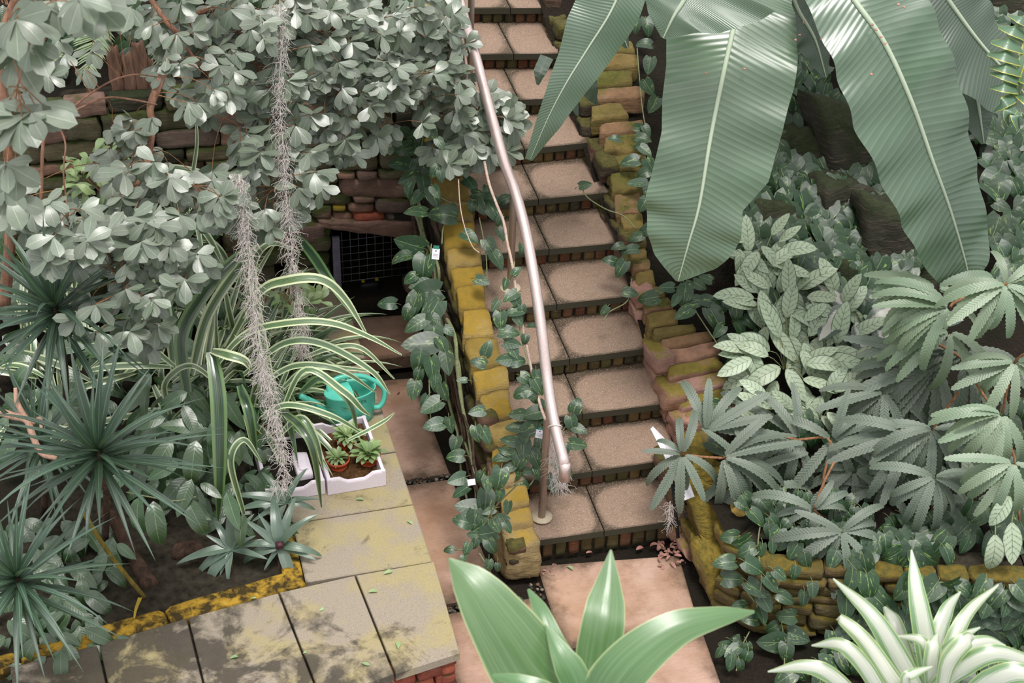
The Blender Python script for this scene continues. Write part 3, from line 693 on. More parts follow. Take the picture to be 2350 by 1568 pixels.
# ================================================================ PLANTER: brick face, coping slabs, mossy kerb
wp = structure('wall_left', 'red brick planter wall topped with lichen-stained grey paving slabs', 'wall', (-1.2, 0, .2))
ZL = .45
e0 = (-.755, -.98)                                                        # outer corner
dirF = Vector((atZ(903, 1540, ZL)-atZ(1055, 1487, ZL))).normalized().to_2d() # along the front edge, to the left
kerbL, kerbR = atZ(225, 1478, ZL).to_2d(), atZ(705, 1337, ZL).to_2d()
dirK = (kerbL-kerbR).normalized(); E0 = Vector(e0)
def fr(s): return E0+dirK*s                                                # front edge parallel to the kerb
js = [0, .40, .83, 1.33, 1.84, 2.35, 2.86]
def kb(s): return kerbR+dirK*s
nx_ = Vector((-dirK.y, dirK.x)); nx_ = nx_ if nx_.y > 0 else -nx_
joints = [((998, 1287), (1055, 1487)), ((815, 1320), (903, 1540)), ((640, 1360), (722, 1568)), ((430, 1418), (467, 1568)), ((225, 1478), (245, 1568)), ((20, 1532), (30, 1600))]
tops = []; bots = []
for a, b in joints:
    A = atZ(*a, ZL).to_2d(); B = atZ(*b, ZL).to_2d(); d_ = (B-A)
    # carry the joint on to the front edge line
    n_ = Vector((-dirK.y, dirK.x)); tt = (E0-A).dot(n_)/d_.dot(n_); tops.append(A); bots.append(A+d_*tt)
for i in range(5):
    g = .006*dirK
    q = [bots[i+1]-g, bots[i]+g, tops[i]+g, tops[i+1]-g]
    V, F = slab([(v.x, v.y) for v in q], ZL-.06, ZL+U(-.003, .002), .006); part('coping_slab', V, F, m_ledge, wp, smooth=False)
ys = [-.25, .275, .80, 1.33, 1.86, 2.39, 2.84]
for i in range(6):
    V, F = slab([(-1.50, ys[i]+.006), (-.755, ys[i]+.006), (-.755, ys[i+1]-.006), (-1.50, ys[i+1]-.006)], ZL-.06, ZL+U(-.003, .002), .006); part('coping_slab', V, F, m_ledge, wp, smooth=False)
# kerb
kq = [kerbR+Vector((0, 0)), kb(3.2)]
for (a, b) in ((0, .8), (.8, 1.6), (1.6, 2.4), (2.4, 3.2)):
    A, B = kb(a), kb(b-.006); n_ = Vector((-dirK.y, dirK.x)); n_ = n_ if n_.y > 0 else -n_
    V, F = rock([Vector((B.x, B.y, .25)), Vector((A.x, A.y, .25)), Vector((A.x+n_.x*.14, A.y+n_.y*.14, .25)), Vector((B.x+n_.x*.14, B.y+n_.y*.14, .25)), Vector((B.x, B.y, ZL-.004)), Vector((A.x, A.y, ZL-.004)), Vector((A.x+n_.x*.14, A.y+n_.y*.14, ZL-.004)), Vector((B.x+n_.x*.14, B.y+n_.y*.14, ZL-.004))], 8, .04, 14, int(a*10)); part('kerb_stone', V, F, m_kerb, wp)
for (a, b) in ((-.24, .6), (.61, 1.5), (1.51, 2.8)):
    V, F = rock(hexa(-1.62, -1.505, a, b, .25, ZL-.004), 8, .04, 14, int(a*10)+50); part('kerb_stone', V, F, m_kerb, wp)
# brick face: east side and front
def brickrow(A, d, L, out):
    d = d.normalized(); o_ = Vector((out[0], out[1])); z = -.02; r = 0
    while z < ZL-.07:
        s = -(r % 2)*.11
        while s < L:
            a = max(s, 0); b = min(s+.215, L)
            if b-a > .03:
                p = A+d*a; q = A+d*b; iu = -o_*.08; jt = o_*U(-.003, .003)
                V, F = rock([Vector((v.x, v.y, zz)) for zz in (z, z+.065) for v in (p+jt, q+jt, q+iu, p+iu)], 3, .03, 12, r*17+int(s*10))
                part('brick', V, F, m_obrick, wp)
            s += .225
        z += .075; r += 1
brickrow(E0+Vector((-.03, .0)), Vector((0, 1)), 3.6, (1, 0))
cF = E0+Vector((-.03, 0))+nx_*.03
brickrow(cF, dirK, 2.6, (-nx_.x, -nx_.y))
V, F = box([Vector((p.x, p.y, zz)) for zz in (-.1, ZL-.06) for p in (kb(3)-nx_*.6, E0+Vector((-.09, .06)), Vector((-.86, 2.82)), Vector((-1.5, 2.82)))]); part('wall_core', V, F, m_mortar, wp, smooth=False)
# ================================================================ HANDRAIL
RAILP = [(1040, -70, .18), (1055, 0, .17), (1074, 70, .16), (1092, 130, .15), (1114, 215, .14), (1137, 300, .13), (1160, 380, .12), (1182, 440, .115), (1206, 530, .11), (1226, 640, .10), (1243, 760, .09), (1257, 880, .08), (1273, 975, .07), (1296, 1068, .06)]
hr = thing('handrail', 'brushed steel tube handrail curving down along the stone staircase', 'handrail', (.06, .24, RISE))
RP = [atX(x, y, X_) for x, y, X_ in RAILP]
RS = spline(RP, 70)
V, F = tube(RS, .034, 16); part('rail', V, F, m_steel, hr)
e = RP[-1]; V, F = tube([e+Vector((0, .004, .012)), e+Vector((0, -.006, -.02)), e+Vector((0, -.012, -.10))], .0345, 16); part('end_piece', V, F, m_steel, hr)
def railat(Y):
    return min(RS, key=lambda p: abs(p.y-Y))
for (bx, by, bz, k) in ((1243, 1187, RISE+.026, 0), (1171, 662, RISE*6+.03, 1), (1078, 215, RISE*9+.03, 2), (1030, 20, RISE*11+.03, 3)):
    b = atZ(bx, by, bz); t = railat(b.y+.02); t2 = Vector((b.x, b.y, t.z))
    V, F = tube([Vector((b.x, b.y, bz)), Vector((b.x, b.y, t.z-.10)), Vector(((b.x+t.x)/2, b.y, t.z-.06)), t], .024, 14); part('post', V, F, m_post, hr)
    V, F = tube([Vector((b.x, b.y, bz)), Vector((b.x, b.y, bz+.008))], .068, 28); part('base_disc', V, F, m_disc, hr)

# ================================================================ WATERING CAN
P0 = atZ(806, 962, ZL); wc = thing('watering_can', 'teal plastic watering can standing behind the white polystyrene box', 'watering can', P0)
def oval(cx, cy, z, a, b, n=28, rot=.15):
    a *= 1.14; b *= 1.14; z *= 1.04
    return [P0+Vector((cx+math.cos(t)*a*math.cos(rot)-math.sin(t)*b*math.sin(rot), cy+math.cos(t)*a*math.sin(rot)+math.sin(t)*b*math.cos(rot), z)) for t in [2*math.pi*i/n for i in range(n)]]
rings = [(.0, .0, 0, .125, .075), (.0, .0, .01, .135, .082), (0, 0, .12, .145, .09), (0, 0, .225, .15, .095), (0, 0, .235, .155, .098), (0, 0, .24, .15, .093), (0, 0, .22, .142, .087), (0, 0, .03, .13, .078)]
V = []; F = []
for r_ in rings: V += oval(*r_)
for i in range(len(rings)-1):
    for k in range(28): F.append((i*28+k, i*28+(k+1) % 28, (i+1)*28+(k+1) % 28, (i+1)*28+k))
F.append(tuple(reversed(range(28)))); F.append(tuple(7*28+k for k in range(28)))
part('body', V, F, m_teal, wc)
# half cover: domed lid over the left half of the opening
V = []; F = []; n = 28; hs = 6
for j in range(hs+1):
    for k in range(n//2+1):
        t = math.pi/2+math.pi*k/(n//2); f = 1-j/hs; z = .238+.010+.030*math.sin((j/hs)*math.pi/2)
        a, b = .172*f, .106*(f*.75+.25*(1 if j < hs else .8)); V.append(P0+Vector((math.cos(t)*a*.99-math.sin(t)*b*.15, math.cos(t)*a*.15+math.sin(t)*b, z)))
w_ = n//2+1
for j in range(hs):
    for k in range(n//2): F.append((j*w_+k, j*w_+k+1, (j+1)*w_+k+1, (j+1)*w_+k))
part('half_cover', V, F, m_teal, wc)
# hoop handle over the top and down the right side
H = [(-.135, .0, .24), (-.13, .03, .285), (-.06, .05, .315), (.05, .055, .31), (.14, .05, .275), (.225, .03, .20), (.225, .01, .12), (.19, 0, .07), (.15, 0, .075)]
V, F = tube(spline([P0+Vector(q) for q in H], 36), .017, 12); part('handle', V, F, m_teal, wc)
SP = [(-.11, .0, .05), (-.17, -.01, .12), (-.25, -.02, .20), (-.33, -.02, .265)]
V, F = tube(spline([P0+Vector(q) for q in SP], 16), [.035, .028, .022, .020], 14); part('spout', V, F, m_teal, wc)
# embossed lettering on the rim facing the path
def text(s, size, mat, parent, M4, name='lettering', depth_=.0006):
    cu = bpy.data.curves.new('t', 'FONT'); cu.body = s; cu.size = size; cu.align_x = 'CENTER'; cu.extrude = depth_
    ob = bpy.data.objects.new('t', cu); COL.objects.link(ob); dg = bpy.context.evaluated_depsgraph_get()
    me = bpy.data.meshes.new_from_object(ob.evaluated_get(dg)); bpy.data.objects.remove(ob)
    me.materials.clear(); me.materials.append(mat)
    o = link(name, me, parent); o.matrix_basis = Matrix.Translation(-org(parent)) @ M4; return o
m_tealdark = simple('dark_teal_lettering', (24, 84, 78), .5, .3, .05, 2, 0)
xa = Vector((math.cos(.12), math.sin(.12), 0)); za = Vector((math.sin(.12), -math.cos(.12), .0)); ya2 = Vector((0, 0, 1))
T = Matrix(((xa.x, ya2.x, za.x, P0.x+.03), (xa.y, ya2.y, za.y, P0.y-.1175), (xa.z, ya2.z, za.z, P0.z+.205), (0, 0, 0, 1)))
text('WATER', .034, m_tealdark, wc, T)

# ================================================================ POLYSTYRENE BOXES
def foam(name, label, c0, ux, uy, L, Wd, H, dips=True, floorz=.03):
    """open box: wall ring with dips cut in the short sides"""
    t = thing(name, label, 'box', c0)
    tk = .024; n = 14
    def wall(a, b, inw, dip, nm):
        V = []; F = []
        e_ = (b-a).normalized()*.012
        for i in range(n+1):
            s = i/n; p = (a+e_*.02).lerp(b-e_*.02, s); h = H+(.0012 if abs(e_.x) < abs(e_.y) else 0)-(dip*min(1, max(0, (min(s, 1-s)-.24)/.08)) if dip else 0)
            for q, z in ((p, 0), (p, .018), (p, h-.01), (p-inw*-.004, h), (p+inw*tk, h), (p+inw*tk, .01)):
                V.append(Vector((q.x, q.y, c0.z+z)))
        for i in range(n):
            for k in range(5): F.append((i*6+k, (i+1)*6+k, (i+1)*6+k+1, i*6+k+1))
        F.append(tuple(range(6))[::-1]); F.append(tuple(n*6+k for k in range(6)))
        part(nm, V, F, m_foam, t, smooth=False)
    a = Vector(c0); b = a+ux*L; c = b+uy*Wd; d = a+uy*Wd
    wall(a, b, uy, .035 if dips else 0, 'side_panel'); wall(b, c, -ux, 0, 'side_panel'); wall(c, d, -uy, .03, 'side_panel'); wall(d, a, ux, 0, 'side_panel')
    V, F = box([Vector((p.x, p.y, c0.z+z)) for z in (.004, floorz) for p in (a+ux*.01+uy*.01, b-ux*.01+uy*.01, c-ux*.01-uy*.01, d+ux*.01-uy*.01)]); part('base', V, F, m_foam, t, smooth=False)
    return t
A0 = atZ(753, 1137, ZL+.0); B0 = atZ(886, 1114, ZL+.0); ux = (B0-A0); Lb = ux.length; ux.normalize(); uy = Vector((-ux.y, ux.x, 0))
top = atZ(851, 950, ZL+.12); Wb = max(.40, (top-A0).dot(uy))
BH = .115
fb1 = foam('polystyrene_box', 'white polystyrene box holding potted rosettes, in front of the teal watering can', A0, ux, uy, Lb, Wb, BH)
A1 = A0-ux*(Lb+.012)-uy*.0; fb2 = foam('polystyrene_box', 'white polystyrene box left of the potted rosettes, half hidden by strap leaves', A1-ux*.0+uy*.02, ux, uy, Lb, Wb*.9, BH-.01)
# loose moulded block in the second box
q = A1+ux*(Lb-.155)+uy*.10; pc = thing('polystyrene_insert', 'small moulded white polystyrene block leaning in the left box', 'packing', q)
V, F = rock([q+v for v in (Vector((0, 0, .03)), ux*.10+Vector((0, 0, .03)), ux*.10+uy*.22+Vector((0, 0, .03)), uy*.22+Vector((0, 0, .03)), Vector((0, 0, .125)), ux*.10+Vector((0, 0, .115)), ux*.10+uy*.22+Vector((0, 0, .115)), uy*.22+Vector((0, 0, .13)))], 5, .0, 12, 3); part('block', V, F, m_foam, pc)
V, F = rock([q+v for v in (ux*.02+uy*.03+Vector((0, 0, .12)), ux*.08+uy*.03+Vector((0, 0, .115)), ux*.08+uy*.19+Vector((0, 0, .115)), ux*.02+uy*.19+Vector((0, 0, .12)), ux*.02+uy*.03+Vector((0, 0, .135)), ux*.08+uy*.03+Vector((0, 0, .128)), ux*.08+uy*.19+Vector((0, 0, .128)), ux*.02+uy*.19+Vector((0, 0, .136)))], 4, .0, 12, 3); part('raised_rim', V, F, m_foam, pc)
cd2 = thing('potting_soil', 'dark soil and dead leaves in the left polystyrene box', 'soil', A1+ux*.1+uy*.1+Vector((0, 0, .03))); cd2['kind'] = 'stuff'
q8 = [A1+uy*.02+ux*a_*Lb+uy*b_*Wb*.9 for a_, b_ in ((.07, .06), (.93, .06), (.93, .94), (.07, .94))]
V, F = box([Vector((p.x, p.y, A1.z+z)) for z in (.031, .07) for p in q8]); part('soil', V, F, m_soil, cd2)
cp = thing('moss_bedding', 'brown peat and moss spread in the white box around the pots', 'moss', A0+ux*.1+uy*.1+Vector((0, 0, .03)))
V = []; F = []
for j in range(13):
    for i in range(13):
        p = A0+ux*(.03+(Lb-.06)*i/12)+uy*(.03+(Wb-.06)*j/12); z = .036+.025*abs(N2(p.x, p.y, 14))+(.03 if (i > 6 and j > 6) else 0); V.append(Vector((p.x, p.y, A0.z+z)))
for j in range(12):
    for i in range(12): F.append((j*13+i, j*13+i+1, (j+1)*13+i+1, (j+1)*13+i))
part('peat', V, F, m_compost, cp); cp['kind'] = 'stuff'
m_ros = leafmat('rosette_leaf', (140, 166, 104), pale=(190, 200, 150), rough=.5, vein=0, bumps=.1)
leaf_variants('ros', 'obovate', m_ros, nl=5, nx=2, droop=(.2, .7, 1.1))
def pot(px, py, r, h, label, nleaf, ls):
    c = atZ(px, py, A0.z+BH-.012); base = Vector((c.x, c.y, A0.z+.032)); h = c.z-base.z
    t = Plant('potted_rosette', label, 'potted plant', base, 'potted rosettes in the white box')
    R_ = [(0, r*.74), (.0, r*.74), (h-.018, r*.93), (h-.018, r*1.0), (h, r*1.03), (h, r*.95), (h-.02, r*.9)]
    V = []; F = []; n = 24
    for z, rr in R_:
        for k in range(n): V.append(base+Vector((math.cos(2*math.pi*k/n)*rr, math.sin(2*math.pi*k/n)*rr, z)))
    for i in range(len(R_)-1):
        for k in range(n): F.append((i*n+k, i*n+(k+1) % n, (i+1)*n+(k+1) % n, (i+1)*n+k))
    F.append(tuple(reversed(range(n)))); part('pot', V, F, m_terra, t.root)
    V = [base+Vector((math.cos(2*math.pi*k/n)*r*.93, math.sin(2*math.pi*k/n)*r*.93, h-.012)) for k in range(n)]; part('compost', V, [tuple(range(n))], m_compost, t.root)
    for i in range(nleaf):
        a = i*2.4; el = 1.2-1.15*(i/nleaf); d = Vector((math.cos(a)*math.cos(el), math.sin(a)*math.cos(el), math.sin(el)))
        t.leaf('ros', base+Vector((0, 0, h+.0))+Vector((math.cos(a), math.sin(a), 0))*r*.15, d, Vector((0, 0, 1)), ls*U(.7, 1.15), .62)
    t.done()
pot(775, 1052, .074, .1, 'small potted rosette in terracotta pot at the front left of the white box', 34, .07)
pot(797, 1003, .074, .1, 'potted rosette in terracotta pot at the back of the white box', 40, .10)
pot(846, 1042, .074, .1, 'pale spreading rosette in terracotta pot at the right of the white box', 44, .105)
# ================================================================ PLANT LABELS AND SIGN
def plabel(px, py, dfn, label, wpx, hpx, ang=0., hole=True):
    p = dfn(px, py); d = depth(p); w, h = wpx*d/FPX, hpx*d/FPX; t = thing('plant_label', label, 'plant label', p, None)
    a = math.radians(ang); X_ = R2*math.cos(a)+D2*math.sin(a); Y_ = -(D2*math.cos(a)-R2*math.sin(a)); n_ = -FW
    c8 = [p+X_*(sx*w/2)+Y_*(sy*h/2)+n_*z for z in (-.001, .001) for sx, sy in ((-1, -1), (1, -1), (1, 1), (-1, 1))]
    V, F = box(c8); part('card', V, F, m_white, t.root if hasattr(t, 'root') else t, smooth=False)
    if hole:
        V, F = tube([p+Y_*h*.28+n_*.0005, p+Y_*h*.28+n_*.0022], h*.07, 10); part('hole', V, F, m_black, t)
        for k in range(3):
            q = p-Y_*(h*(.02+.13*k))+n_*.0014; V, F = box([q+X_*(sx*w*.36)+Y_*(sy*h*.012)+n_*z for z in (0, .0006) for sx, sy in ((-1, -1), (1, -1), (1, 1), (-1, 1))]); part('print_line', V, F, m_black, t, smooth=False)
    return t, p, X_, Y_, w, h
m_green_clip = simple('green_clip', (30, 110, 90), .4)
for args in ((1000, 583, lambda x, y: atX(x, y, -.36), 'white plant label hanging on the root beside the upper wall', 17, 25, 5), (1238, 996, lambda x, y: atd(x, y, 8.95), 'white plant label with green clip hanging below the end of the handrail', 17, 20, 10)):
    t, p, X_, Y_, w, h = plabel(*args); q = p+Y_*h*.62; V, F = box([q+X_*(sx*w*.4)+Y_*(sy*h*.16)-FW*z for z in (-.002, .003) for sx, sy in ((-1, -1), (1, -1), (1, 1), (-1, 1))]); part('clip', V, F, m_green_clip, t, smooth=False)
plabel(1082, 1107, lambda x, y: atX(x, y, -.42), 'white plant label lying on the soil beside the path', 18, 14, -8, False)
plabel(1846, 1508, lambda x, y: atY(x, y, -.72), 'white plant label with a hole among the leaves below the dry stone wall', 22, 32, -22)
plabel(2321, 446, lambda x, y: atd(x, y, 11.5), 'white plant label at the far right edge behind the big leaf', 16, 26, 20, False)
sg = thing('sign_board', 'white tilted sign board on a dark stake behind the serrated leaves', 'sign', atZ(1575, 1190, .1))
q = [atd(1495, 988, 9.1), atd(1501, 982, 9.1), atd(1558, 1040, 9.02), atd(1594, 1140, 8.98), atd(1568, 1150, 8.98), atd(1526, 1050, 9.05)]
th_ = Vector((.0, .02, -.004)); V = q+[p+th_ for p in q]; F = [(0, 1, 2, 3, 4, 5)[::-1], (6, 7, 8, 9, 10, 11)]+[(i, (i+1) % 6, (i+1) % 6+6, i+6) for i in range(6)]; part('panel', V, F, m_white, sg, smooth=False)
V, F = tube([atd(1556, 1235, 9.12), atd(1538, 1050, 9.08)], .012, 8); part('stake', V, F, m_black, sg)
# ================================================================ LEAF MATERIALS
m_tree = leafmat('tree_leaf', (112, 124, 106), pale=(0, 0, 0), dark=(88, 102, 86), rough=.42, vein=0, coat=.4, rib=.035, transl=.12, var=.22, ribc=(160, 175, 150), bumps=.15)
m_poth = leafmat('heart_leaf', (42, 72, 46), 'pothos', pale=(140, 168, 90), rough=.42, spec=.6, vein=6, slant=1.4, rib=.035, var=.22, ribc=(120, 150, 100), bumps=.08, vcol=.03)
m_ser = leafmat('serrated_leaf', (104, 116, 100), rough=.55, vein=22, slant=1.5, rib=.06, var=.14, dark=(78, 94, 84), ribc=(66, 86, 74), bumps=.3, transl=.1, vcol=.06, spec=.8)
m_serp = leafmat('pale_serrated_leaf', (128, 150, 120), rough=.5, vein=22, slant=1.5, rib=.06, var=.12, ribc=(110, 136, 110), bumps=.25, vcol=.06)
m_agla = leafmat('silver_leaf', (48, 70, 46), 'agla', pale=(172, 188, 160), rough=.5, vein=7, slant=1.2, rib=0, var=.1, bumps=.04, vcol=0, spec=.6)
m_cent = leafmat('white_centred_leaf', (44, 74, 56), 'centre', pale=(190, 188, 178), rough=.4, vein=7, slant=2.2, rib=0, var=.1, bumps=.05, vcol=0)
m_spath = leafmat('broad_green_leaf', (62, 92, 58), rough=.36, vein=12, slant=1.6, rib=.04, var=.25, bumps=.1, ribc=(120, 148, 104), vcol=.08)
m_strap = leafmat('striped_strap_leaf', (58, 98, 54), 'edge', pale=(204, 214, 172), rough=.3, vein=0, rib=0, var=.2, bumps=.2)
m_strapd = leafmat('dark_strap_leaf', (34, 64, 44), 'edge', pale=(104, 138, 84), rough=.28, vein=0, rib=0, var=.15, bumps=.2)
m_need = leafmat('spiky_leaf', (66, 90, 76), rough=.42, spec=.7, vein=0, rib=.12, var=.28, bumps=.2, ribc=(110, 140, 110))
m_trad = leafmat('grey_green_rosette_leaf', (96, 118, 102), rough=.36, vein=0, rib=.15, var=.15, bumps=.2, ribc=(86, 116, 90))
m_ban = leafmat('banana_leaf', (84, 112, 86), rough=.33, vein=60, slant=3.2, rib=0, var=.04, bumps=.4, transl=.18, ribc=(170, 190, 170), coat=.5, vcol=.14)
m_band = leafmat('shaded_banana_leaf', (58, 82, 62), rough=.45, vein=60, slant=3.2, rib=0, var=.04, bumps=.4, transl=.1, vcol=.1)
m_rib = simple('leaf_midrib', (178, 192, 168), .4, .4, .06, 4, .05)
m_fg = leafmat('foreground_green_leaf', (92, 134, 84), 'streak', pale=(128, 160, 116), dark=(74, 118, 68), rough=.36, vein=0, rib=.0, var=.06, bumps=.15, transl=.25)
m_fgv = leafmat('white_striped_leaf', (122, 156, 108), 'cream', dark=(100, 140, 90), pale=(208, 212, 198), rough=.36, vein=0, rib=0, var=.07, bumps=.15, transl=.2)
m_fern = leafmat('fern_leaflet', (150, 172, 130), rough=.5, vein=0, rib=.08, var=.1, transl=.25)
m_lobe = leafmat('lobed_frond', (92, 128, 96), 'lobeedge', pale=(190, 190, 60), rough=.42, vein=0, rib=.0, var=.05)
m_moss = barkmat('hanging_moss', (206, 196, 190), (232, 224, 220), 12)
m_groundleaf = leafmat('fallen_green_leaf', (140, 168, 112), rough=.5, vein=8, var=.15, transl=0)
m_dryleaf = leafmat('dry_pink_leaf', (168, 118, 104), rough=.7, vein=8, var=.2, transl=0, dark=(120, 80, 66), ribc=(180, 140, 120))
m_pinkfl = simple('pink_flower_bits', (186, 140, 124), .7)
leaf_variants('tree', 'obovate', m_tree, nl=6, nx=4, droop=(-.1, .1, .3, .5), fold=.08, wave=.06, waven=1)
leaf_variants('heart', 'cordate', m_poth, nl=8, nx=6, droop=(.15, .35, .6, .9), fold=.14, wave=.03, waven=1, notch=.16)
leaf_variants('serr', 'lance', m_ser, nl=30, nx=4, droop=(.3, .6, .95, 1.2), fold=.1, teeth=.02)
leaf_variants('serrp', 'lance', m_serp, nl=30, nx=4, droop=(.3, .6, .95, 1.2), fold=.1, teeth=.02)
leaf_variants('agla', 'agla', m_agla, nl=10, nx=6, droop=(.2, .5, .8), fold=.12, wave=.06, waven=1)
leaf_variants('cent', 'agla', m_cent, nl=10, nx=6, droop=(.2, .5, .8), fold=.12)
leaf_variants('spath', 'spath', m_spath, nl=10, nx=6, droop=(.3, .7, 1.1), fold=.1, wave=.08, waven=2)
leaf_variants('fern', 'leaflet', m_fern, nl=4, nx=2, droop=(.1, .3), fold=.1)
def pinpoly(x, y, P):
    r = False; j = len(P)-1
    for i in range(len(P)):
        if (P[i][1] > y) != (P[j][1] > y) and x < (P[j][0]-P[i][0])*(y-P[i][1])/(P[j][1]-P[i][1])+P[i][0]: r = not r
        j = i
    return r

# ================================================================ BANANA PLANT (right)
bn = Plant('banana_plant', 'banana plant with huge ribbed paddle leaves hanging beside the steps', 'banana plant', atZ(1650, 700, 1.0))
def bigleaf(name, ctr, wl, wr, mat, tilt=Vector((0, 0, .5)), n=90, nx=14, fold=-.08, und=.05, undn=5, root=bn, rib=True, ribr=.012, edge=True):
    P = spline([atd(x, y, d) for x, y, d in ctr], n); D = [depth(p) for p in P]
    fl_ = lambda t: samp(wl, t)*samp(D, t)/FPX; fr_ = lambda t: samp(wr, t)*samp(D, t)/FPX
    N = -FW+tilt
    V, F, UV = leaf_geo(P, fl_, N, nx=nx, fold=fold, wave=und, waven=undn, wr=fr_, ph=len(name)+ctr[0][0])
    o = part(name, V, F, mat, root.root, UV)
    if rib:
        V, F = tube([p+N.normalized()*ribr*.2 for p in P], [ribr*1.5, ribr, ribr*.25], 8); r = part('midrib', V, F, m_rib, root.root)
    return o
# the main hanging leaf: (the side left of the midrib as seen = right-hand side along the stem direction)
def B(ctr, left, right, **k): bigleaf('leaf', ctr, right, left, k.pop('mat', m_ban), **k)
B([(1700, -60, 8.6), (1690, 30, 8.45), (1660, 170, 8.4), (1630, 320, 8.45), (1605, 470, 8.55), (1580, 560, 8.65), (1556, 646, 8.8)],
  [150, 175, 165, 150, 132, 126, 112, 118, 125, 114, 98, 70, 6], [120, 125, 140, 160, 166, 160, 158, 148, 100, 112, 104, 76, 4], und=.05, undn=7)
# left upper leaf lobe in front, cut by the frame top
B([(1600, -60, 8.0), (1570, 0, 8.02), (1545, 40, 8.05), (1522, 88, 8.12)], [150, 118, 108, 92, 60, 6], [200, 170, 120, 80, 46, 4], und=.04, undn=3, tilt=Vector((0, 0, .7)))
B([(1900, -90, 8.3), (1960, 0, 8.2), (2030, 100, 8.2), (2090, 230, 8.3), (2140, 370, 8.5), (2180, 480, 8.7), (2215, 600, 8.95), (2226, 660, 9.05)],
  [80, 96, 112, 130, 142, 150, 140, 132, 128, 116, 92, 66, 10], [150, 176, 170, 158, 150, 146, 140, 128, 118, 100, 90, 56, 6], und=.055, undn=8)
# far left arching leaf seen edge-on over the steps
B([(1440, -60, 9.0), (1400, 30, 9.0), (1350, 110, 9.05), (1300, 190, 9.1), (1258, 270, 9.2), (1216, 368, 9.35)], [80, 86, 78, 50, 34, 22, 12], [60, 66, 62, 56, 48, 34, 6], und=.10, undn=3, mat=m_ban, tilt=Vector((.3, 0, .2)), ribr=.006)
# darker leaves behind
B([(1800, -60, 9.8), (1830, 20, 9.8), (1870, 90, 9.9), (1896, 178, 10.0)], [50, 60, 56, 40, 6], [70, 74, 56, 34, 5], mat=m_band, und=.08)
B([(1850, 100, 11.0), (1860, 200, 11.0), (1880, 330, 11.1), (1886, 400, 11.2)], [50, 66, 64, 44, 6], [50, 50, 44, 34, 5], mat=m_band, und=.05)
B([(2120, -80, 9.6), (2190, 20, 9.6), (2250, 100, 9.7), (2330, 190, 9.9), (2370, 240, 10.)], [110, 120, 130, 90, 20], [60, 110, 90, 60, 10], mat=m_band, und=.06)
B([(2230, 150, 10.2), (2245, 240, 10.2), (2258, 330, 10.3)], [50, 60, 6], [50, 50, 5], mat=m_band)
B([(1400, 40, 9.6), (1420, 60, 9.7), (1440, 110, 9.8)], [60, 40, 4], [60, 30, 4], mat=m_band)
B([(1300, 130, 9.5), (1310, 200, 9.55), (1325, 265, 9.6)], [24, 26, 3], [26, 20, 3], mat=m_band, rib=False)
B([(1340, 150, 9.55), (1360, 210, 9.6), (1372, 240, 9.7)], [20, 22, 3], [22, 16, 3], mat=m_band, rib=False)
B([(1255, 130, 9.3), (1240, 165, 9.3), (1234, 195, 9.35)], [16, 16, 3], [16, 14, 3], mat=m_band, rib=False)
V, F = tube(spline([atd(1640, 700, 10.6), atd(1668, 620, 10.5), atd(1702, 520, 10.4), atd(1730, 380, 10.2), atd(1760, 150, 9.9), atd(1780, -60, 9.4)], 24), [.13, .10, .085, .075, .07, .06], 16); part('trunk', V, F, m_trunk, bn.root)
for (a, b) in (((1780, -60, 9.4), (1700, -60, 8.6)), ((1780, -60, 9.4), (1900, -90, 8.3)), ((1780, -60, 9.4), (1440, -60, 9.)), ((1780, -60, 9.4), (2120, -80, 9.6)), ((1780, -60, 9.4), (1600, -60, 8.)), ((1760, 0, 9.7), (1800, -60, 9.8)), ((1760, 60, 9.9), (1850, 100, 11.))):
    A = atd(*a); Bq = atd(*b); V, F = tube(spline([A, A.lerp(Bq, .5)+Vector((0, 0, .12)), Bq], 10), [.045, .03, .02], 10); part('leaf_stalk', V, F, m_greystem, bn.root)
for (x, y) in ((2002, 57), (2010, 68), (2021, 85), (2031, 100), (1845, 50), (1835, 80), (1884, 90), (1826, 92), (2061, 10), (2075, 17), (2000, 170), (1620, 168), (1708, 158)):
    p = atd(x, y, 8.12 if x > 1900 else 8.35); V, F = rock([p+v for v in hexa(-.008, .009, -.006, .007, -.005, .005, .003)], 2, .2, 4, x); part('flower_bit', V, F, m_pinkfl, bn.root)
# added crown leaves, unseen above the picture, to block sky over the bed behind
CR0 = atd(1780, -60, 9.4)+Vector((0, 0, .15))
for az, L_, up_ in ((.2, 1.9, .95), (-.35, 1.9, 1.15), (.45, 2.4, .75), (2.4, 1.3, 1.2)):
    P = arch(CR0, az, up_, L_, 1.5, 24); f = prof('spath')
    V, F, UV = leaf_geo(P, lambda t: 1.1*L_*f(t)+.01, Vector((0, 0, 1)), nx=8, fold=-.1, wave=.06, waven=6); part('leaf', V, F, m_ban, bn.root, UV)
bn.done()

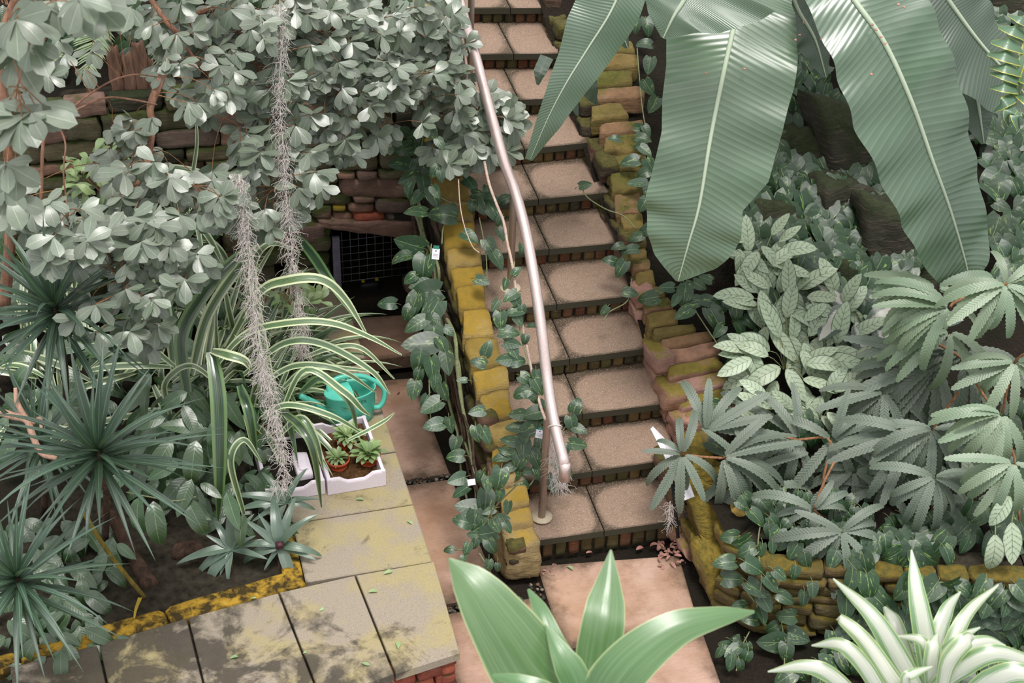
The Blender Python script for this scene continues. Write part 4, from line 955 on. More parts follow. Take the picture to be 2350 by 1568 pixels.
# ================================================================ FOREGROUND LEAVES
def strapplant(root, specs, mat, N=None, n=26, nx=8, fold=-.22):
    for ctr, W_ in specs:
        P = spline([atd(*c) for c in ctr], n); D = [depth(p) for p in P]
        Nn = (-FW+Vector((0, 0, .35))) if N is None else N
        f = lambda t: samp(W_, t)*samp(D, t)/FPX
        V, F, UV = leaf_geo(P, f, Nn, nx=nx, fold=fold, wave=.05, waven=2, ph=ctr[0][0]); part('leaf', V, F, mat, root.root, UV)
fg = Plant('foreground_plant', 'blurred bright green broad-leaved plant rising at the bottom centre', 'plant', atd(1345, 1900, 4.9))
strapplant(fg, [
    ([(1350, 1640, 4.6), (1240, 1560, 4.5), (1160, 1450, 4.45), (1090, 1350, 4.45), (1030, 1282, 4.5)], [30, 95, 92, 78, 62, 40, 3]),
    ([(1345, 1640, 4.6), (1368, 1530, 4.6), (1385, 1430, 4.6), (1395, 1350, 4.65), (1402, 1262, 4.7)], [24, 46, 52, 50, 44, 24, 2]),
    ([(1360, 1660, 4.5), (1430, 1540, 4.4), (1540, 1450, 4.4), (1640, 1418, 4.45), (1732, 1404, 4.55)], [40, 62, 56, 44, 32, 20, 3]),
    ([(1345, 1640, 4.75), (1310, 1560, 4.8), (1270, 1480, 4.8), (1240, 1400, 4.85), (1212, 1352, 4.95)], [20, 30, 34, 26, 16, 3]),
    ([(1345, 1640, 4.5), (1320, 1560, 4.45), (1288, 1500, 4.45), (1252, 1434, 4.5)], [24, 36, 34, 20, 2]),
    ([(1350, 1640, 4.5), (1375, 1560, 4.45), (1410, 1510, 4.45), (1443, 1485, 4.5)], [20, 30, 22, 2]),
    ([(1340, 1680, 4.4), (1260, 1600, 4.3), (1190, 1565, 4.3), (1130, 1550, 4.35)], [26, 30, 18, 3]),
    ([(1350, 1660, 4.6), (1400, 1600, 4.65), (1470, 1540, 4.7), (1540, 1500, 4.75)], [24, 34, 26, 4])], m_fg)
fg.stem([atd(1345, 1900, 4.9), atd(1348, 1640, 4.6)], [.035, .03], m_greystem); fg.done()
vd = Plant('striped_dracaena', 'white and green striped dracaena filling the bottom right corner', 'plant', atd(2140, 1800, 6.3))
strapplant(vd, [
    ([(2150, 1600, 6.1), (2128, 1480, 6.0), (2108, 1370, 6.0), (2092, 1262, 6.1)], [22, 28, 27, 24, 16, 2]),
    ([(2130, 1620, 6.0), (2070, 1520, 5.85), (2000, 1410, 5.85), (1912, 1328, 6.0)], [18, 27, 27, 22, 14, 2]),
    ([(2110, 1640, 5.9), (2050, 1560, 5.75), (1985, 1470, 5.75), (1930, 1420, 5.8), (1928, 1428, 5.85)], [18, 22, 21, 17, 10, 2]),
    ([(2040, 1620, 5.8), (1985, 1530, 5.65), (1930, 1480, 5.65), (1862, 1482, 5.75)], [18, 20, 19, 14, 2]),
    ([(2010, 1660, 5.7), (1920, 1560, 5.55), (1850, 1530, 5.55), (1762, 1542, 5.6)], [18, 20, 20, 14, 2]),
    ([(2110, 1600, 6.15), (2075, 1500, 6.15), (2050, 1420, 6.2), (2030, 1392, 6.3)], [16, 24, 22, 16, 4]),
    ([(2150, 1600, 6.25), (2150, 1480, 6.25), (2175, 1400, 6.3), (2205, 1358, 6.4)], [16, 22, 17, 2]),
    ([(2160, 1600, 6.15), (2180, 1500, 6.1), (2220, 1410, 6.15), (2292, 1342, 6.3)], [16, 22, 19, 13, 2]),
    ([(2130, 1600, 5.95), (2200, 1540, 5.8), (2280, 1500, 5.75), (2360, 1515, 5.8)], [20, 24, 22, 14]),
    ([(2140, 1600, 6.05), (2200, 1500, 5.95), (2262, 1472, 5.95), (2308, 1482, 6.)], [16, 22, 14, 2]),
    ([(2150, 1560, 6.1), (2170, 1500, 6.05), (2210, 1462, 6.05), (2250, 1440, 6.1)], [14, 16, 12, 2]),
    ([(2145, 1570, 5.95), (2130, 1500, 5.9), (2110, 1468, 5.9), (2052, 1460, 5.95)], [12, 16, 12, 2]),
    ([(2140, 1580, 5.95), (2140, 1520, 5.85), (2145, 1480, 5.85), (2152, 1455, 5.9)], [14, 20, 18, 3]),
    ([(2160, 1600, 5.85), (2180, 1520, 5.75), (2220, 1470, 5.75), (2236, 1460, 5.8)], [14, 22, 20, 6]),
    ([(2200, 1620, 5.7), (2270, 1570, 5.55), (2330, 1545, 5.5), (2400, 1560, 5.5)], [20, 30, 26, 14]),
    ([(2090, 1600, 5.8), (2080, 1560, 5.7), (2100, 1545, 5.7), (2140, 1530, 5.75)], [10, 14, 12, 2])], m_fgv, n=22, fold=-.3)
vd.stem([atd(2140, 1800, 6.3), atd(2140, 1590, 6.1)], [.04, .035], m_greystem); vd.done()

# ================================================================ SERRATED SHRUBS (right)
def rosette(pl, key, cx, cy, d, angs, L, tilt=.15, r0=6, sw=1.):
    for i, a in enumerate(angs):
        l = L if not isinstance(L, (list, tuple)) else L[i % len(L)]
        a += U(-4, 4)
        # leaves rise a little towards the viewer then bend away
        pl.pxleaf(key, cx+math.cos(math.radians(a))*r0, cy+math.sin(math.radians(a))*r0, d+U(-.04, .04), a, l*U(.93, 1.05), tilt=tilt+U(-.12, .12), nj=.2, sw=sw*.74*(130/max(l, 110))**.5, up=.9)
s1 = Plant('serrated_shrub', 'grey-green shrub with toothed leaves overhanging the bottom steps from the boulders', 'shrub', atd(1760, 1200, 9.2), 'toothed-leaf shrubs of the right bed')
rosette(s1, 'serr', 1566, 1043, 8.9, [-172, 150, 118, 95, 60, 25, -65, -100, -140, 78], [90, 118, 140, 150, 110, 150, 120, 100, 80])
rosette(s1, 'serr', 1660, 1050, 8.9, [-12, 8, 30, 52, -30, 74, 96, -50, 15], [190, 200, 170, 150, 180, 160, 150, 150])
rosette(s1, 'serr', 1720, 1080, 9.0, [20, 60, 95, 130, -20, -60, 160, -100, -130], [150, 170, 165, 150, 150])
rosette(s1, 'serr', 1830, 1010, 9.1, [-170, 160, 135, 100, 70, -140, -115, -90], [190, 180, 150, 140])
rosette(s1, 'serr', 1760, 1125, 9.1, [100, 70, 130, 40, 160, 10, -20], [120, 110, 100])
rosette(s1, 'serr', 1620, 990, 9.05, [-60, -35, -85, -15, -110], [150, 170, 120])
for P in (([(1660, 1052), (1600, 1048), (1566, 1043)]), ([(1830, 1010), (1770, 998), (1720, 1020), (1660, 1052)]), ([(1900, 1180), (1890, 1100), (1905, 1010), (1830, 1010)])): s1.stem([atd(x, y, 9.02) for x, y in P], .009, m_twig)
s1.done()
s2 = Plant('serrated_shrub', 'dark grey-green toothed-leaf rosette hanging over the dry stone wall', 'shrub', atd(1935, 1300, 9.0), 'toothed-leaf shrubs of the right bed')
rosette(s2, 'serr', 1932, 1220, 8.55, [178, 152, 140, 120, 76, 48, 3, -22, -48, -150, 60, 100], [170, 160, 130, 125, 140, 140, 140, 110, 130, 120], r0=4)
rosette(s2, 'serr', 1868, 1170, 8.7, [-175, 165, 100, 80, -35, -55, -15, -150], [100, 90, 100, 170])
for P in (([(1945, 1330), (1935, 1260), (1932, 1220)]), ([(1932, 1220), (1900, 1200), (1868, 1170)]), ([(1868, 1170), (1890, 1110), (1915, 1060)])): s2.stem([atd(x, y, 8.75) for x, y in P], .008, m_twig)
s2.done()
s3 = Plant('serrated_shrub', 'large grey toothed-leaf shrub fanning out in the middle of the right bed', 'shrub', atd(2150, 1250, 9.4), 'toothed-leaf shrubs of the right bed')
rosette(s3, 'serr', 2144, 1096, 8.6, [165, 150, 128, 112, 84, 66, 45, 20, 5, -20, -160], [120, 140, 150, 150, 140, 120, 130, 120], r0=4)
rosette(s3, 'serr', 2140, 985, 8.75, [178, 160, 145, 128, 112, 96, 80, 58, 35, 12, -5, -170], [170, 175, 185, 180, 175, 150, 160, 170], r0=4)
rosette(s3, 'serr', 2095, 1000, 8.85, [-175, 168, 152, 135, 118, 100, -155], [190, 200, 180, 170])
rosette(s3, 'serr', 2150, 835, 9.2, [178, 168, 158, 148, 138, 128, 118, 105, 92, 80, -172, -160], [190, 240, 230, 215, 210, 190, 150])
rosette(s3, 'serr', 2220, 800, 9.2, [176, 166, 156, 146, -175, 30, 10, 50, 75, 100], [240, 250, 220, 190])
rosette(s3, 'serr', 1910, 1010, 9.05, [-10, -30, 20, -50, -75, 60, -150, 130, 100, 35], [150, 160, 170, 130, 120])
rosette(s3, 'serr', 1960, 1080, 9.1, [150, 170, 120, 90, 60, 30, 0, -30, -170], [130, 140, 120])
rosette(s3, 'serr', 2020, 1120, 9.1, [100, 70, 130, 40, 160, 10, -20, 190], [130, 120, 110])
rosette(s3, 'serr', 2240, 1150, 9., [100, 70, 130, 40, 160, 10, -20, 190], [130, 120, 110])
rosette(s3, 'serr', 2030, 900, 9.2, [170, 150, 130, 110, 90, 60, 30, 190], [160, 150, 140])
for P in (([(2300, 1010), (2250, 900), (2215, 830), (2150, 790), (2100, 790)]), ([(2144, 1096), (2144, 985), (2200, 900)]), ([(2144, 1250), (2140, 1150), (2144, 1096)])): s3.stem([atd(x, y, 9.1) for x, y in P], .010, m_twig)
s3.done()
s4 = Plant('serrated_shrub', 'pale silvery toothed-leaf shrub at the right edge below the banana leaf', 'shrub', atd(2330, 1150, 9.0), 'toothed-leaf shrubs of the right bed')
rosette(s4, 'serrp', 2308, 652, 8.5, [178, 165, 150, 132, 118, 100, 82, 60, -100, -40, -20, 20, 40, -170], [190, 180, 170, 150, 150, 150, 140, 160, 110, 110], r0=4)
rosette(s4, 'serrp', 2180, 705, 8.8, [-175, 175, 165, 155, 145, -165, -155, 120, -145], [170, 190, 200, 180, 160])
rosette(s4, 'serrp', 2150, 660, 8.9, [-170, -178, 172, 162, -160, 10, -20, 30, 150], [150, 170, 160])
rosette(s4, 'serrp', 2180, 760, 8.95, [178, 170, 160, 150, 140, 60, 30, 95], [170, 200, 190, 180])
rosette(s4, 'serrp', 2300, 950, 8.5, [-172, -178, 172, 160, 148, 135, 120, 100, -160, 80, 60], [170, 180, 150, 150, 170])
rosette(s4, 'serrp', 2325, 1060, 8.4, [-175, 170, 155, 140, 125, 110, 95, 75, 20], [150, 160, 150])
rosette(s4, 'serrp', 2330, 830, 8.7, [175, 160, 145, 120, 90, 60, 20, -10, -160], [140, 150])
for P in (([(2340, 1200), (2330, 1060), (2290, 960), (2240, 880), (2230, 860)]), ([(2360, 640), (2308, 652), (2200, 690), (2180, 705)]), ([(2400, 800), (2330, 830), (2300, 950)])): s4.stem([atd(x, y, 8.8) for x, y in P], .009, m_twig)
s4.done()

# ================================================================ SILVER-LEAVED CLUMPS
def clump(name, label, cx, cy, key, n, rx, ry, L, dfn, group, sw=1., angs=None, mat=m_greystem, centre=None):
    base = dfn(cx, cy+20); pl = Plant(name, label, 'plant', base, group)
    for i in range(n):
        a = U(0, 360); r = math.sqrt(U(.02, 1)); x = cx+math.cos(math.radians(a))*rx*r; y = cy+math.sin(math.radians(a))*ry*r
        p = dfn(x, y)+Vector((0, 0, U(.02, .16)))-FW*.05; l = L*U(.75, 1.15); p = p
        xx, yy = project(p); out = math.degrees(math.atan2(yy-cy, xx-cx))+U(-35, 35)
        if math.sin(math.radians(out)) < -.3 and U(0, 1) < .5: out = U(40, 140)
        d = depth(p); pl.pxleaf(key, xx, yy, d, out, l, tilt=U(.0, .5), nj=.25, sw=sw, up=1.)
        if i % 3 == 0: pl.twig([base, base.lerp(p, .5)+Vector((0, 0, .05)), p], .004)
    pl.done(mat, 'stalks'); return pl
ds = lambda x, y: atS(x, y, .42)
clump('silver_plant', 'small clump of silver-veined leaves beside the red-brown banana trunk', 1740, 612, 'agla', 22, 60, 36, 78, lambda x, y: atS(x, y, .45), 'silver-leaved clumps')
clump('silver_plant', 'silver-leaved clump standing uppermost behind the rosy capping stones', 1790, 715, 'agla', 30, 85, 45, 84, ds, 'silver-leaved clumps')
clump('silver_plant', 'dense silver-leaved clump in the centre of the right bed', 1800, 830, 'agla', 42, 100, 70, 88, ds, 'silver-leaved clumps')
clump('silver_plant', 'silver-leaved clump nearest the white-centred leaves', 1920, 790, 'agla', 30, 60, 90, 86, ds, 'silver-leaved clumps')
clump('silver_plant', 'silver-leaved clump half under the serrated leaves', 1880, 950, 'agla', 34, 180, 45, 84, ds, 'silver-leaved clumps')
clump('silver_plant', 'silver-leaved clump behind the serrated shrub at the far right', 2230, 1130, 'agla', 24, 90, 70, 84, lambda x, y: atS(x, y, .42), 'silver-leaved clumps')
clump('white_centred_plant', 'plant with white-centred dark leaves behind the silver clumps', 1985, 760, 'cent', 20, 85, 50, 116, lambda x, y: atS(x, y, .45), None, 1.25)
clump('white_centred_plant', 'pale marbled leaves between the banana leaf and the right picture edge', 2290, 300, 'cent', 16, 46, 110, 80, lambda x, y: atd(x, y, 11.3), None, 1.2)
hg = Plant('silver_plant', 'three long silver leaves dangling below the serrated shrub at far right', 'plant', atd(2310, 1130, 8.6), 'silver-leaved clumps')
for (x, y, a, l) in ((2318, 1140, 122, 86), (2284, 1228, 92, 100), (2322, 1200, 88, 100)):
    p = atd(x, y, 8.4); hg.leaf('agla', p, D2*math.sin(math.radians(a))+R2*math.cos(math.radians(a)), -FW+Vector((0, 0, .3)), l*8.4/FPX, 1.15)
    hg.stem([atd(2315, 1120, 8.6), atd(x+4, (y+1120)/2, 8.5), p], .004, m_greystem)
hg.done()
# lobed frond at the right edge
lf = Plant('lobed_fern', 'deeply lobed green frond with yellow edges at the top right edge', 'fern', atd(2420, 120, 8.4))
mid = spline([atd(2390, 20, 8.0), atd(2360, 120, 7.95), atd(2330, 215, 8.0), atd(2322, 280, 8.1)], 12)
V, F = tube(mid, [.006, .004, .002], 6); part('midrib', V, F, m_lobe, lf.root)
LOB = [((2370, 60), (2316, 34), 12), ((2360, 85), (2292, 60), 14), ((2352, 112), (2274, 94), 15), ((2346, 140), (2266, 122), 15), ((2344, 166), (2272, 152), 13), ((2340, 186), (2272, 166), 12), ((2335, 205), (2272, 200), 13), ((2330, 222), (2280, 256), 12), ((2328, 240), (2306, 284), 12), ((2330, 245), (2336, 300), 12), ((2345, 180), (2400, 200), 15), ((2340, 215), (2390, 260), 14)]
for (a, b, w) in LOB:
    P = spline([atd(*a, 7.98), atd((a[0]+b[0])/2, (a[1]+b[1])/2-4, 7.9), atd(*b, 8.0)], 14)
    V, F, UV = leaf_geo(P, lambda t: w*1.1*8/FPX*min(1, .8+t)*math.sqrt(max(0, 1-t**3))+.002, -FW+Vector((0, 0, .5)), nx=4, fold=-.1, teeth=.0015); part('lobe', V, F, m_lobe, lf.root, UV)
V, F, UV = leaf_geo(mid, lambda t: .04*(1-t)+.015, -FW+Vector((0, 0, .5)), nx=4, fold=-.08, wave=.1, waven=4); part('blade', V, F, m_lobe, lf.root, UV)
lf.stem([atd(2390, 20, 8.0), atd(2480, -60, 8.2)], .008, m_greystem); lf.done()
# ================================================================ HEART-LEAVED VINES
leaf_variants('trad', 'point', m_trad, nl=10, nx=4, droop=(.2, .5, .8, 1.1), fold=.25)
leaf_variants('need', 'needle', m_need, nl=8, nx=2, droop=(.05, .2, .4, .6), fold=.5)
leaf_variants('strap', 'strap', m_strap, nl=16, nx=4, droop=(.7, 1.0, 1.4, 1.8), fold=.35)
leaf_variants('strapd', 'strap', m_strapd, nl=16, nx=4, droop=(.6, .9, 1.3), fold=.35)
def vine(name, label, cat, leaves, dfn, stems=(), group='heart-leaved vines', sdfn=None, jit=.2, up=.38, stemr=.0045, mat=m_greystem, tilt=.12, key='heart'):
    l0 = leaves[len(leaves)//2]; pl = Plant(name, label, cat, dfn(l0[0], l0[1]), group)
    for (x, y, L, a) in leaves:
        # x,y is the middle of the blade
        ca, sa = math.cos(math.radians(a)), math.sin(math.radians(a)); p = dfn(x, y); d = depth(p)-.03
        bx, by = x-ca*L*.42, y-sa*L*.42
        t = tilt+U(-.15, .2); pl.pxleaf(key, bx, by, d, a, L*1.0, tilt=t, nj=jit, sw=U(.92, 1.12), up=up)
        # petiole back towards the wall
        b = atd(bx, by, d); pl.twig([b, b-(R2*ca+D2*sa)*.02+FW*.03, b-(R2*ca+D2*sa)*.035+FW*.07+Vector((0, 0, -.01))], .0022, 4)
    sf = sdfn or dfn
    for s_ in stems: pl.stem([sf(*q) for q in s_], stemr, mat, 6, 'stem', 8+4*len(s_))
    pl.done(m_greystem, 'petioles'); return pl
def dl(x, y):
    p = atX(x, y, -.33+.045*max(0, (1100-y)/300))
    if p.z < .06: p = atZ(x, y, .06)
    q = atS(x, y, .42)
    return q if depth(q) < depth(p) else p
def drl(x, y):
    c = min(RS, key=lambda p: abs(project(p)[1]-y)); return atd(x, y, depth(c)+.03)
def dcap(x, y): return atS(x, y, .40)
V1 = [(955, 310, 45, 165), (990, 302, 42, 60), (932, 342, 55, 172), (980, 352, 55, 140), (914, 377, 45, 180), (940, 384, 45, 110), (970, 392, 50, 100), (997, 393, 32, 120), (937, 410, 50, 165), (973, 427, 50, 80), (938, 437, 45, 110), (1000, 440, 32, 60), (955, 455, 36, 130), (1012, 405, 30, 80), (1010, 330, 30, 60), (925, 300, 30, 200), (900, 345, 25, 200), (960, 340, 40, 100)]
vine('heart_leaf_vine', 'cluster of heart-shaped leaves draped over the upper left stair wall below the tree', 'vine', V1, dl, [[(975, 290), (965, 360), (960, 440), (970, 500)]])
V2 = [(996, 452, 50, 70), (955, 486, 52, 185), (1014, 492, 66, 190), (1042, 485, 36, 60), (1078, 418, 36, 20), (1083, 426, 38, 50), (1100, 449, 40, 10), (1130, 457, 38, 0), (1103, 476, 38, 60), (1133, 487, 50, 60), (1162, 455, 36, -30), (1145, 507, 28, 120), (1150, 537, 32, 60), (1078, 543, 42, 30), (1125, 568, 46, 60), (1141, 597, 46, 60), (1198, 573, 28, 90), (1106, 645, 35, 20), (1083, 475, 30, 100), (1118, 440, 30, 90)]
vine('heart_leaf_vine', 'heart-leaved vine trailing across the ochre capping stones beside the middle of the handrail', 'vine', V2, lambda x, y: atS(x, y, .44), [[(1003, 450), (1050, 470), (1110, 460), (1150, 500), (1155, 560)], [(1100, 500), (1115, 580), (1118, 660)], [(1040, 490), (1018, 520), (1014, 560)]])
V3 = [(942, 562, 70, -165), (920, 590, 50, 170), (972, 616, 66, 100), (962, 655, 45, 170), (975, 672, 78, 172), (950, 700, 60, 110), (990, 720, 75, 120), (955, 745, 55, 150), (995, 775, 60, 90), (965, 790, 78, 178), (1017, 795, 46, 60), (888, 697, 44, 180), (962, 832, 60, 100), (992, 848, 60, 80), (1026, 833, 52, 80), (950, 895, 44, 100), (990, 932, 52, 150), (996, 975, 46, 170), (1033, 975, 38, 80), (935, 720, 40, 120), (1000, 740, 40, 60), (1000, 880, 40, 90), (1018, 900, 40, 70), (1030, 760, 30, 40), (975, 920, 30, 120), (940, 640, 36, 150), (1000, 690, 44, 80), (960, 865, 36, 100)]
vine('heart_leaf_vine', 'dark heart-leaved vine hanging down the path side of the left stair wall', 'vine', V3, dl, [[(990, 560), (985, 650), (990, 760), (985, 860), (988, 960)], [(950, 600), (952, 700), (960, 800), (955, 890)]])
V4 = [(1185, 622, 28, -50), (1160, 653, 26, 100), (1172, 680, 38, 150), (1185, 692, 36, 60), (1180, 716, 42, 170), (1199, 713, 28, 80), (1137, 701, 30, 120), (1148, 735, 42, 90), (1168, 762, 48, 0), (1222, 748, 24, 0), (1175, 789, 40, 10), (1160, 826, 40, 180), (1190, 829, 40, -10), (1118, 800, 38, -70), (1098, 832, 38, 200), (1210, 872, 42, 30), (1235, 886, 45, 60), (1195, 902, 46, 160), (1217, 905, 42, 20), (1178, 805, 38, 60), (1230, 865, 34, 90), (1095, 945, 36, 170), (1095, 997, 42, 80), (1060, 873, 24, 180), (1115, 1000, 40, 60), (1190, 735, 30, 60), (1205, 780, 26, 90)]
vine('heart_leaf_vine', 'heart-leaved vine climbing a pinkish stem beside the lower handrail', 'vine', V4, drl, [[(1180, 600), (1185, 700), (1200, 790), (1222, 860), (1240, 930)]])
V5 = [(1225, 948, 52, 170), (1188, 952, 38, 180), (1212, 985, 48, 150), (1180, 982, 38, 180), (1170, 1012, 42, 190), (1202, 1032, 50, 90), (1228, 1052, 50, 60), (1190, 1062, 46, 120), (1158, 1035, 32, 200), (1240, 1025, 46, 100), (1322, 930, 40, -70), (1312, 975, 42, 80), (1330, 985, 34, 20), (1326, 1020, 42, 10), (1298, 1032, 32, 100), (1305, 1090, 24, 80), (1265, 1110, 42, 60), (1200, 1110, 38, 20), (1215, 1082, 32, 0), (1255, 960, 40, 60), (1250, 935, 36, 90), (1232, 970, 44, 110), (1170, 1045, 34, 150), (1205, 1000, 40, 90), (1180, 1095, 36, 130), (1165, 1075, 34, 160), (1235, 1085, 36, 80), (1278, 1070, 28, 60), (1150, 1050, 40, 170), (1228, 915, 34, 60)]
vine('heart_leaf_vine', 'dense bunch of heart-shaped leaves around the foot of the handrail', 'vine', V5, lambda x, y: atd(x, y, 9.12), [[(1250, 930), (1235, 1010), (1225, 1100), (1180, 1140)], [(1270, 1000), (1290, 990), (1310, 960)]])
V6 = [(1045, 1020, 38, 100), (1045, 1047, 42, 180), (1050, 1100, 42, 165), (1057, 1128, 45, 150), (1146, 1100, 56, 100), (1075, 1165, 58, 190), (1115, 1155, 62, 90), (1147, 1138, 32, 100), (1062, 1195, 46, 200), (1090, 1195, 52, 90), (1122, 1173, 30, 160), (1107, 1200, 34, 90), (1165, 1165, 32, 100), (1138, 1205, 36, 60), (1110, 1226, 62, 170), (1155, 1190, 30, 0), (1085, 1227, 26, 180), (1072, 1260, 32, 110), (1030, 1262, 26, 180), (1062, 1287, 24, 100), (1122, 1300, 32, 90), (1142, 1303, 22, 90), (1193, 1390, 34, 60), (1128, 1255, 40, 60), (1165, 1210, 30, 60), (1090, 1250, 26, 100), (1100, 1095, 30, 120), (1120, 1110, 36, 90)]
vine('heart_leaf_vine', 'heart-leaved vine spilling over the lower end of the left stair wall onto the path', 'vine', V6, dl, [[(1150, 1120), (1120, 1180), (1090, 1240), (1060, 1262), (1025, 1258)], [(1190, 1110), (1140, 1160), (1100, 1220)], [(1100, 1270), (1125, 1310)]])
V7 = [(1470, 293, 32, 0), (1476, 318, 36, 10), (1410, 318, 28, 190), (1445, 370, 46, 175), (1480, 345, 34, 40), (1462, 420, 44, 180), (1343, 425, 30, -10), (1484, 300, 30, 60), (1445, 573, 44, 180), (1418, 566, 30, 170), (1400, 598, 36, 200), (1425, 617, 44, 120), (1446, 672, 36, 10), (1387, 713, 26, 130), (1476, 470, 36, 120), (1482, 530, 40, 150), (1460, 545, 34, 160), (1488, 685, 52, 170), (1475, 400, 34, 150), (1478, 100, 38, 190), (1467, 335, 30, 150), (1490, 150, 40, 100), (1488, 200, 40, 60), (1500, 240, 40, 120), (1492, 380, 40, 60), (1490, 440, 44, 100), (1486, 60, 44, 80), (1500, 20, 40, 100), (1440, 20, 36, 80), (1460, 60, 36, 100)]
vine('heart_leaf_vine', 'heart-leaved vine trailing over the right stair wall beside the banana leaf', 'vine', V7, lambda x, y: atS(x, y, .40), [[(1335, 418), (1345, 450), (1390, 480), (1430, 495), (1460, 525)], [(1462, 110), (1472, 230), (1482, 300), (1486, 360)], [(1450, 640), (1440, 690), (1400, 715), (1385, 735)]])
V8 = [(1570, 680, 50, 100), (1530, 660, 36, 180), (1580, 665, 40, 60), (1600, 690, 52, -20), (1570, 718, 46, 150), (1630, 692, 46, 10), (1642, 732, 64, 60), (1605, 655, 36, 30), (1670, 781, 44, 180), (1705, 812, 42, 60), (1680, 866, 48, 60), (1730, 872, 46, 120), (1727, 908, 52, 150), (1626, 932, 52, 180), (1678, 912, 44, 0), (1740, 780, 46, 100), (1700, 760, 50, 60), (1690, 720, 50, 90), (1720, 740, 40, 40), (1700, 690, 44, 60), (1660, 700, 40, 100), (1550, 690, 30, 120), (1745, 905, 40, 30), (1620, 640, 32, 200), (1680, 830, 36, 150), (1650, 760, 36, 130)]
vine('heart_leaf_vine', 'heart-leaved vine creeping over the olive capping stones right of the middle steps', 'vine', V8, lambda x, y: atS(x, y, .42), [[(1480, 690), (1560, 660), (1600, 720), (1640, 780), (1690, 850), (1730, 900)]])
def fill(n, poly, L, ang=(20, 160)):
    xs = [p[0] for p in poly]; ys = [p[1] for p in poly]; out = []; pts = []
    while len(out) < n:
        best = None
        for _ in range(5):
            x, y = U(min(xs), max(xs)), U(min(ys), max(ys))
            if not pinpoly(x, y, poly): continue
            m = min([(x-a)**2+(y-b)**2 for a, b in pts] or [1e9])
            if best is None or m > best[0]: best = (m, x, y)
        if best: pts.append(best[1:]); out.append((best[1], best[2], L*U(.75, 1.2), U(*ang)))
    return out
vine('heart_leaf_vine', 'shaded dark heart-leaved vine covering the rocks between the two long banana leaves', 'vine', fill(150, [(1690, 380), (1780, 330), (1880, 400), (2030, 470), (2130, 560), (2100, 640), (2030, 690), (1930, 720), (1760, 700), (1690, 600)], 62, (40, 150)), lambda x, y: atS(x, y, .47), [[(1760, 440), (1830, 500), (1900, 600), (1960, 660)], [(1740, 480), (1860, 385), (1950, 300)]])
vine('heart_leaf_vine', 'dark vine on the upper bank under the crossing banana stalks', 'vine', fill(90, [(1700, 200), (1800, 100), (1900, 180), (2020, 330), (2030, 480), (1880, 400), (1780, 330), (1700, 400)], 60, (40, 150)), lambda x, y: atS(x, y, .42))
vine('heart_leaf_vine', 'dark vine leaves on the soil under the serrated shrubs', 'vine', fill(130, [(1640, 1010), (1800, 960), (2100, 1000), (2360, 900), (2360, 1240), (2200, 1200), (1960, 1230), (1800, 1200), (1690, 1130)], 60, (20, 150)), lambda x, y: atS(x, y, .62) if y < 1000 else atd(x, y, min(depth(atS(x, y, .45)), 9.35)))
vine('heart_leaf_vine', 'dark leafy vine filling the bed behind the right banana leaf', 'vine', fill(110, [(2180, 90), (2360, 0), (2360, 700), (2290, 660), (2270, 420), (2230, 230)], 60), lambda x, y: atS(x, y, .40))
# wall line of the right retaining wall (world), and depth on its face
WL = [Vector(p) for p in ((.93, -.58, 0), (1.10, -.84, 0), (1.6, -1.02, 0), (2.6, -1.35, 0), (4.6, -1.95, 0))]
def dw(x, y):
    best = None; v = ray(x, y)
    for a, b in zip(WL[:-1], WL[1:]):
        d_ = (b-a); n = Vector((d_.y, -d_.x, 0)).normalized(); t = (a-CAM).dot(n)/v.dot(n); p = CAM+v*t; s = (p-a).dot(d_)/d_.length_squared
        if -.02 <= s <= 1.02 and p.z < .5: best = p
    if best is None or best.z < .03:
        g = atZ(x, y, .05)
        if best is not None or g.y < WL[0].y: return g
        return atZ(x, y, .5)
    return best-FW*.04
V9 = [(1759, 1138, 48, 70), (1747, 1187, 40, 30), (1792, 1170, 38, 120), (1820, 1184, 36, 100), (1674, 1232, 44, 180), (1702, 1245, 48, 150), (1712, 1265, 48, 160), (1747, 1264, 36, 100), (1773, 1257, 32, 90), (1663, 1290, 52, 180), (1730, 1301, 54, 30), (1681, 1329, 50, 0), (1734, 1351, 54, 40), (1770, 1340, 48, 50), (1756, 1382, 48, 60), (1750, 1412, 42, 70), (1803, 1373, 46, 30), (1845, 1374, 38, 95), (1804, 1415, 48, 180), (1697, 1387, 32, 180), (1720, 1421, 42, 190), (1772, 1441, 36, 150), (1824, 1316, 36, 100), (1865, 1354, 36, 90), (1790, 1320, 36, 40), (1850, 1290, 40, 80)]
vine('heart_leaf_vine', 'heart-leaved vine scrambling over the yellow corner boulders at the foot of the steps', 'vine', V9, dw, [[(1760, 1140), (1740, 1240), (1745, 1330), (1735, 1400), (1770, 1450)], [(1660, 1290), (1700, 1340), (1730, 1380)]])
V10 = [(1772, 1474, 64, 180), (1831, 1461, 56, 20), (1804, 1497, 46, 90), (1686, 1471, 34, -60), (1717, 1491, 32, 80), (1680, 1494, 40, 150), (1711, 1511, 38, 110), (1677, 1522, 38, 100), (1800, 1556, 54, 150), (1909, 1500, 50, 200), (1902, 1531, 60, 30), (1662, 1480, 30, 190), (1695, 1480, 34, 30), (1650, 1500, 28, 120), (1880, 1570, 50, 100), (1840, 1545, 46, 60), (1700, 1530, 30, 80)]
vine('heart_leaf_vine', 'young heart-leaved plant growing in the gravelly soil below the dry stone wall', 'vine', V10, dw, [[(1690, 1540), (1700, 1490), (1720, 1450)], [(1800, 1540), (1800, 1480), (1790, 1420)]])
